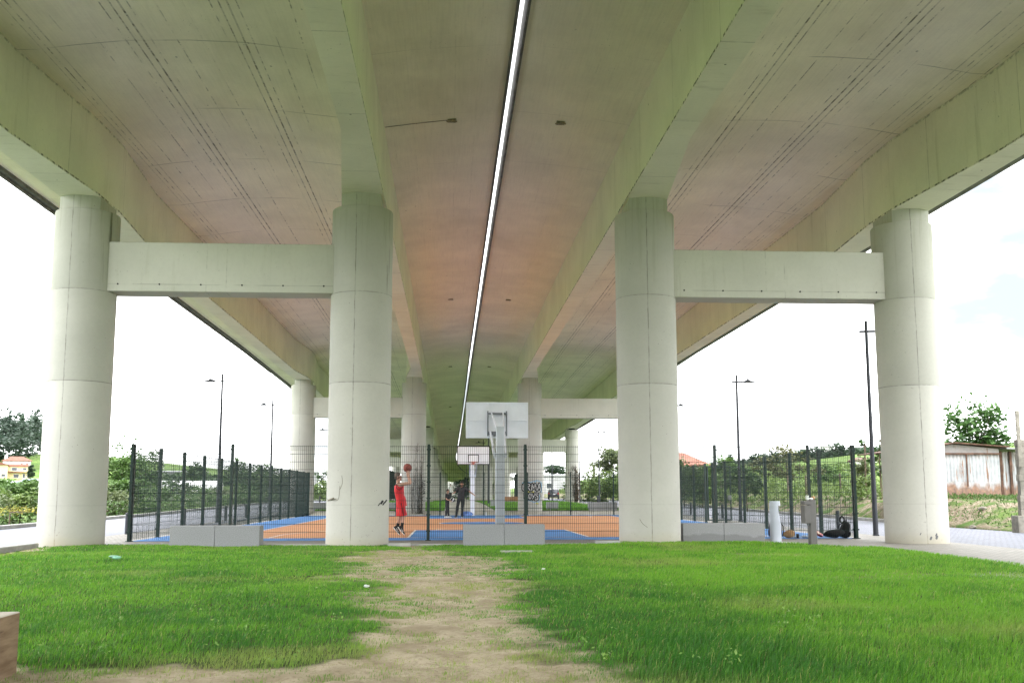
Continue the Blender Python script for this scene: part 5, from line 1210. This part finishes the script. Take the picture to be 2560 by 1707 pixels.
for xa, xb, Y, lab in ((-6,95,58,'thick dark green hedge left of the left front column'),(258,345,60,'dark green hedge between the left front column and the fence')):
    X0, X1 = PX(xa,Y), PX(xb,Y); rg = np.random.default_rng(int(xa)+50); n = 5200; L = X1-X0; P = np.stack([rg.uniform(X0,X1,n), Y+rg.normal(0,.7,n), np.zeros(n)],-1); tp = 1.35+.5*vnoise(P[:,0], P[:,1]*0, 1.1, 3)+.25*vnoise(P[:,0], P[:,1]*0, 3.1, 7); P[:,2] = ground_h(P[:,0], P[:,1])+tp*rg.random(n)**.55
    V, F, A = leaves_np(P, .10, rg); A = np.clip(A*.55+.45*np.repeat(fbm(P[:,0],P[:,2],1.5,5)*1.4-.2,4),0,1); o = np_mesh('hedge', V, F, LM['fresh'], None, {'tint': A}); tag(o, lab, 'hedge', g1)
shrub('weed_clump', 'tall bright green weed clump behind the left kerb', 'bush', PX(62,42), 42, 1.35, 1.9, 'light', 1800, .09, g1); shrub('weed_clump', 'greyish flowering weed clump at the left picture edge', 'bush', PX(8,41), 41, 1.2, 1.9, 'olive', 1500, .06, g1)
shrub('yellow_flowers', 'low yellow flowering plants along the left kerb', 'flowers', PX(38,37.5), 37.5, .30, 2.4, 'yellow', 420, .035, g1); shrub('yellow_flowers', 'yellow flowering tuft at the far left kerb end', 'flowers', PX(2,35.5), 35.5, .28, .8, 'yellow', 120, .035, g1)
shrub('white_flowering_shrub', 'white flowered shrub right of the left front column', 'bush', PX(280,52), 52, 1.45, 1.9, 'olive', 1900, .07, g1); shrub('wild_shrub', 'grey green wild shrub just left of the fence corner', 'bush', PX(312,54), 54, 1.2, 1.6, 'olive', 1500, .07, g1)
for k, (x, Y, h, w_, kd, lab) in enumerate(((352,60,1.7,2.6,'dark','dark shrub behind the first side fence panel'),(395,64,1.5,2.8,'fresh','green shrub behind the second side fence panel'),(440,75,1.9,3.0,'dark','low dark bush beneath the white greenhouse'),(500,85,1.7,3.4,'fresh','green shrub behind the first left street lamp'),(548,95,1.6,3.4,'olive','grey green shrub left of the tall fence post'),(612,100,1.9,4.0,'fresh','green shrub left of the second left lamp'))):
    shrub('wild_shrub', lab, 'bush', PX(x,Y), Y, h, w_, kd, 1400, .10, g1, seed=k)
tree('oak_tree', 'small round tree on the skyline right of the polytunnel', 'tree', PX(490,215), 215, PZ(1160,215), 4.6, 'dark', 1200, .30, .35, None, g1)
tree('oak_tree', 'small round tree on the skyline behind the tall near fence post', 'tree', PX(592,215), 215, PZ(1157,215), 4.8, 'dark', 1200, .30, .25, None, g1)
tree('conifer', 'dark cone shaped conifer beside the white greenhouse', 'conifer', PX(437,150), 150, PZ(1186,150), 1.9, 'pine', 900, .18, .05, None, g1)
tree('conifer', 'narrow dark cypress beside the yellow house', 'conifer', PX(83,300), 300, PZ(1165,300), 1.9, 'pine', 900, .30, .02, None, g1)
tree('broadleaf_tree', 'mid green tree behind the far left fence posts', 'tree', PX(640,112), 112, PZ(1158,112), 5.0, 'dark', 2200, .17, .15, None, g1)
tree('broadleaf_tree', 'green tree between the second left lamp and the second-row column', 'tree', PX(690,105), 105, PZ(1163,105), 4.2, 'fresh', 2200, .16, .12, None, g1)
shrub('wild_shrub', 'dark bush right of the second-row left column', 'bush', PX(783,130), 130, 2.6, 4.0, 'dark', 1400, .16, g1); shrub('wild_shrub', 'yellow green bush left of the near inner column', 'bush', PX(806,120), 120, 2.4, 3.6, 'light', 1400, .14, g1)
tree('spindly_tree', 'spindly tree on the skyline left of the near inner column', 'tree', PX(810,200), 200, PZ(1173,200), 2.6, 'dark', 350, .25, .4, None, g1)
# right side
tree('broadleaf_tree', 'dark green tree in front of the orange roof', 'tree', PX(1706,72), 72, PZ(1146,72), 3.0, 'dark', 2600, .13, .08, None, g2)
tree('broadleaf_tree', 'fresh green tree behind the open gate', 'tree', PX(1752,68), 68, PZ(1160,68), 2.6, 'fresh', 2200, .12, .12, None, g2)
tree('young_tree', 'young dark leaved tree between the gate and the tall lamp', 'tree', PX(1862,58), 58, PZ(1168,58), 1.9, 'dark', 1600, .10, .38, None, g2)
tree('broadleaf_tree', 'green tree left of the tall lamp behind the fence', 'tree', PX(1812,76), 76, PZ(1150,76), 3.4, 'fresh', 2400, .13, .15, None, g2)
tree('plum_tree', 'wide reddish green tree behind the right fence posts', 'tree', PX(1965,66), 66, PZ(1130,66)+.2, 4.2, 'rust', 3000, .10, .36, None, g2, None, 34, clump=.24)
tree('broadleaf_tree', 'green tree behind the bin post fence panel', 'tree', PX(2062,82), 82, PZ(1165,82), 3.4, 'fresh', 1800, .13, .2, None, g2)
shrub('olive_bush', 'grey green olive like bush right of the fence corner', 'bush', PX(2158,50), 50, 2.15, 1.5, 'olive', 2200, .07, g2)
shrub('low_bush', 'yellow green low bush on the bank left of the right lamp post', 'bush', PX(2148,46), 46, 1.1, .9, 'light', 700, .07, g2)
tree('linden_tree', 'broad leaved tree behind the rusty shed', 'tree', PX(2440,44.5), 44.5, PZ(1005,44.5), 2.75, 'broad', 2800, .125, .30, 2.5, g2, None, 60, hollow=.3, clump=.34)
tree('linden_sapling', 'thin broad leaved sapling beside the right front column', 'tree', PX(2196,45), 45, PZ(1095,45), 1.1, 'broad', 330, .15, .45, 1.6, g2, None, 14)
tree('bindweed', 'few broad leaves dangling left of the right lamp post', 'plant', PX(2158,46.5), 46.5, PZ(1100,46.5), .5, 'broad', 26, .15, .86, .4, g2, None, 4)
for k, (x, yt, w_, lab) in enumerate(((1822,1140,2.2,'small conifer alone on the right ridge'),(1897,1134,4.0,'pointed conifer on the ridge left of the plum tree'),(1928,1131,3.6,'second pointed conifer on the ridge above the plum tree'),(2044,1107,5.0,'tall dark conifer left of the pale tower block'),(2092,1105,6.0,'broad dark conifer right of the pale tower block'),(2140,1124,5.5,'dark tree below the far right apartment block'),(2185,1128,6,'dark tree right of the far apartment block'),(2002,1122,5.0,'dark conifer behind the top of the plum tree'))):
    Y = 225; tree('ridge_conifer', lab, 'conifer', PX(x,Y), Y, PZ(yt,Y), w_, 'pine', 1300, .32, .02, None, 'conifers on the right ridge', PZ(1168,Y), 30, k)
tree('round_tree', 'dark olive round headed tree left of the third front column', 'tree', PX(1530,135), 135, PZ(1119,135), 4.4, 'olive', 3600, .20, .45, 3.6, g2, None, 45, bark=M_BARK)
for x, Y, yt, w_, lab in ((1478,105,1172,3.4,'pale green bush below the palm'),(1512,100,1180,3.4,'pale green bush under the round dark tree'),(1545,98,1176,3.0,'pale green bush against the third front column'),(1430,120,1195,2.2,'green bush right of the parked car')):
    tree('pale_bush', lab, 'bush', PX(x,Y), Y, PZ(yt,Y), w_, 'light' if x != 1430 else 'fresh', 1900, .14, .03, None, g2)
pt = empty('palm_tree', (PX(1483,140), 140, 0), 0, 'palm tree above the pale bushes', 'palm'); top = PZ(1163,140)
m = MB(); m.tube([(0,0,-.5),(.05,0,top*.5),(0,0,top)], [.24,.18,.17], 8); m.build('trunk', M_BARK, pt)
V = []; F = []; A = []; rg = np.random.default_rng(5)
for i in range(30):
    az = rg.uniform(0, 2*math.pi); el = rg.uniform(-.5, 1.2); L = 1.9; prev = None
    for s in np.linspace(.1, 1, 12):
        p = np.array([math.cos(az)*math.cos(el)*L*s, math.sin(az)*math.cos(el)*L*s, top+math.sin(el)*L*s-.9*s*s])
        for q in (-1, 1):
            d = np.array([-math.sin(az)*q*.5+math.cos(az)*.35, math.cos(az)*q*.5+math.sin(az)*.35, -.25])*.75*(1.1-s*.7); w_ = np.array([math.cos(az),math.sin(az),0])*.05; b = len(V); V += [p-w_, p+w_, p+d]; F.append((b,b+1,b+2)); A += [rg.random()*.6]*3
np_mesh('fronds', V, np.array(F), LM['dark'], pt, {'tint': A})
tree('umbrella_pine', 'flat topped umbrella pine above the parked car', 'pine tree', PX(1388,255), 255, PZ(1163,255), 6.2, 'pine', 1800, .34, .68, 2.3, g2, 0.5)
tree('dark_shrubbery', 'dark dense trees closing the path under the bridge', 'trees', 4.6, 300, 6.4, 9, 'pine', 2600, .4, .02, None, None, .5)
# far woods and rough growth: nobody could count these
rg = np.random.default_rng(77); P = []; 
for i in range(260):
    X = rg.uniform(-255, -128); Y = rg.uniform(385, 470); zb = float(ground_h(X, Y)); h = rg.uniform(13, 21); r_ = rg.uniform(2.2, 4.2)
    p, _, _ = crown_pts(330, (X, Y, zb+h*.58), (r_, r_, h*.44), 16, rg, .3, .34); P.append(p)
P = np.concatenate(P); P = P[P[:,0] < -.395*P[:,1]]; V, F, A = leaves_np(P, .75, rg); A = np.clip(A*.5+.6*np.repeat(fbm(P[:,0], P[:,2], .16, 9)-.2,4),0,1); o = np_mesh('forest', V, F, LM['eucalypt'], None, {'tint': A}); tag(o, kind='stuff')
def growth(name, fn, n, h, size, kind, seed, hang=0.0, aspect=1.7, flat=.35):
    rg = np.random.default_rng(seed); X, Y = fn(rg, n); hh = h*(.35+1.1*fbm(X, Y, .5, seed)); Z = ground_h(X, Y)+hh*rg.random(len(X))**.7
    P = np.stack([X, Y, Z], -1); V, F, A = leaves_np(P, size*(1+Y[:,None]*0)*np.clip(Y[:,None]/60,.7,2.5), rg, flat, aspect=aspect); A = np.clip(A*.6+.6*np.repeat(fbm(X, Y, .3, seed+5)-.2,4),0,1)
    return tag(np_mesh(name, V, F, LM[kind], None, {'tint': A}), kind='stuff')
growth('undergrowth', lambda r, n: (-15.9-13*r.random(n)**1.5, 30+75*r.random(n)), 26000, .85, .085, 'fresh', 11)
growth('undergrowth', lambda r, n: (-16-40*r.random(n), 60+120*r.random(n)), 16000, .9, .13, 'olive', 12)
growth('undergrowth', lambda r, n: (-16.0-6*r.random(n), 30+45*r.random(n)), 1500, 1.1, .04, 'white', 13)
growth('undergrowth', lambda r, n: (18.6+9*r.random(n)**1.3, 41+75*r.random(n)), 15000, .55, .085, 'light', 14, aspect=3, flat=1.6)
growth('undergrowth', lambda r, n: (21+45*r.random(n), 60+140*r.random(n)), 26000, .8, .14, 'light', 15, aspect=2.5, flat=1.2)
growth('undergrowth', lambda r, n: (18.0+4*r.random(n), 31.5+7*r.random(n)), 2600, .26, .045, 'fresh', 16, aspect=3.2, flat=1.8)
growth('undergrowth', lambda r, n: (17.9+5*r.random(n), 37.5+.5*r.random(n)), 900, .16, .05, 'fresh', 19, aspect=3.2, flat=1.8)
growth('treeline', lambda r, n: (r.uniform(-76,-36,n), 235+30*r.random(n)), 4500, 2.4, .30, 'dark', 17)
growth('treeline', lambda r, n: (r.uniform(50,130,n), 225+25*r.random(n)), 4000, .9, .30, 'pine', 18)
for q in range(22):
    x, y = rng.uniform(17.9, 20.5), rng.uniform(32, 37); 
for k, (x, y, s, lab) in enumerate(((19.0,34.8,.15,'pale angular rock on the bank below the shed'),(19.9,33.0,.11,'small pale stone at the foot of the bank'),(17.75,33.2,.12,'grey stone by the street edge near the block wall'),(20.4,47.2,.30,'boulder on the bank right of the fence corner'))):
    crumple('rock', (x, y, float(ground_h(x, y))-.04), s, pm('pale_rock', (.21,.195,.165), .95, .2, 5, .5), lab, 'rock', (1.2,.9,.6), 30+k, .55)

# ================================================================== SKY, SUN, CAMERA
w = bpy.data.worlds.new('World'); sc.world = w; w.use_nodes = True; t = w.node_tree; t.nodes.clear()
SUN_EL, SUN_AZ = 58, 205
sky = t.nodes.new('ShaderNodeTexSky'); sky.sky_type = 'NISHITA'; sky.sun_disc = False; sky.sun_elevation = R(SUN_EL); sky.sun_rotation = R(SUN_AZ); sky.air_density = 1.0; sky.dust_density = 2.0
tc = t.nodes.new('ShaderNodeTexCoord'); mp = t.nodes.new('ShaderNodeMapping'); mp.inputs['Scale'].default_value = (1.0,1.0,2.6); t.links.new(tc.outputs['Generated'], mp.inputs[0])
nz = t.nodes.new('ShaderNodeTexNoise'); nz.inputs['Scale'].default_value = 2.6; nz.inputs['Detail'].default_value = 7; nz.inputs['Roughness'].default_value = .55; t.links.new(mp.outputs[0], nz.inputs['Vector'])
mr = t.nodes.new('ShaderNodeMapRange'); mr.interpolation_type = 'SMOOTHSTEP'; mr.inputs[1].default_value = .36; mr.inputs[2].default_value = .60; mr.inputs[3].default_value = 0.0; mr.inputs[4].default_value = 1.0; t.links.new(nz.outputs[0], mr.inputs[0])
gp = t.nodes.new('ShaderNodeMix'); gp.data_type = 'RGBA'; gp.inputs[0].default_value = .94; t.links.new(sky.outputs[0], gp.inputs[6]); gp.inputs[7].default_value = (1.60,1.76,1.84,1)
mx = t.nodes.new('ShaderNodeMix'); mx.data_type = 'RGBA'; sx_ = t.nodes.new('ShaderNodeSeparateXYZ'); t.links.new(tc.outputs['Generated'], sx_.inputs[0]); mz = t.nodes.new('ShaderNodeMapRange'); mz.inputs[1].default_value = .35; mz.inputs[2].default_value = .6; t.links.new(sx_.outputs[2], mz.inputs[0])
mm = t.nodes.new('ShaderNodeMath'); mm.operation = 'MAXIMUM'; t.links.new(mr.outputs[0], mm.inputs[0]); t.links.new(mz.outputs[0], mm.inputs[1])
t.links.new(mm.outputs[0], mx.inputs[0]); t.links.new(gp.outputs[2], mx.inputs[6]); mx.inputs[7].default_value = (14.5,14.6,14.8,1)
bg = t.nodes.new('ShaderNodeBackground'); bg.inputs[1].default_value = .10; t.links.new(mx.outputs[2], bg.inputs[0]); ow = t.nodes.new('ShaderNodeOutputWorld'); t.links.new(bg.outputs[0], ow.inputs[0])
sl = bpy.data.lights.new('sun', 'SUN'); sl.energy = .6; sl.angle = R(12); sl.color = (1,.96,.90); so = bpy.data.objects.new('sun', sl); COL.objects.link(so)
so.rotation_euler = (R(90-SUN_EL), 0, R(180-SUN_AZ)); so.location = (0,0,60)
cd = bpy.data.cameras.new('camera'); cam = bpy.data.objects.new('camera', cd); COL.objects.link(cam); sc.camera = cam
cd.sensor_width = 36; cd.lens = 35.01; cd.clip_start = .1; cd.clip_end = 3000; cd.shift_y = (913.37-853.5)/2560
yaw, pitch, roll = .0622, .1292, -.0014
fwd = Vector((math.sin(yaw)*math.cos(pitch), math.cos(yaw)*math.cos(pitch), math.sin(pitch))); rt = Vector((math.cos(yaw), -math.sin(yaw), 0)); up = rt.cross(fwd)
rt2 = rt*math.cos(roll)+up*math.sin(roll); up2 = up*math.cos(roll)-rt*math.sin(roll)
cam.matrix_world = Matrix(((rt2.x,up2.x,-fwd.x,0),(rt2.y,up2.y,-fwd.y,0),(rt2.z,up2.z,-fwd.z,1.169),(0,0,0,1)))
sc.view_settings.view_transform = 'Standard'; sc.view_settings.look = 'None'; sc.view_settings.gamma = 1; sc.view_settings.exposure = 2.46
sc.render.engine = 'CYCLES'; sc.cycles.use_denoising = True; sc.cycles.max_bounces = 10; sc.cycles.diffuse_bounces = 6; sc.cycles.transparent_max_bounces = 8
sc.cycles.caustics_reflective = False; sc.cycles.caustics_refractive = False
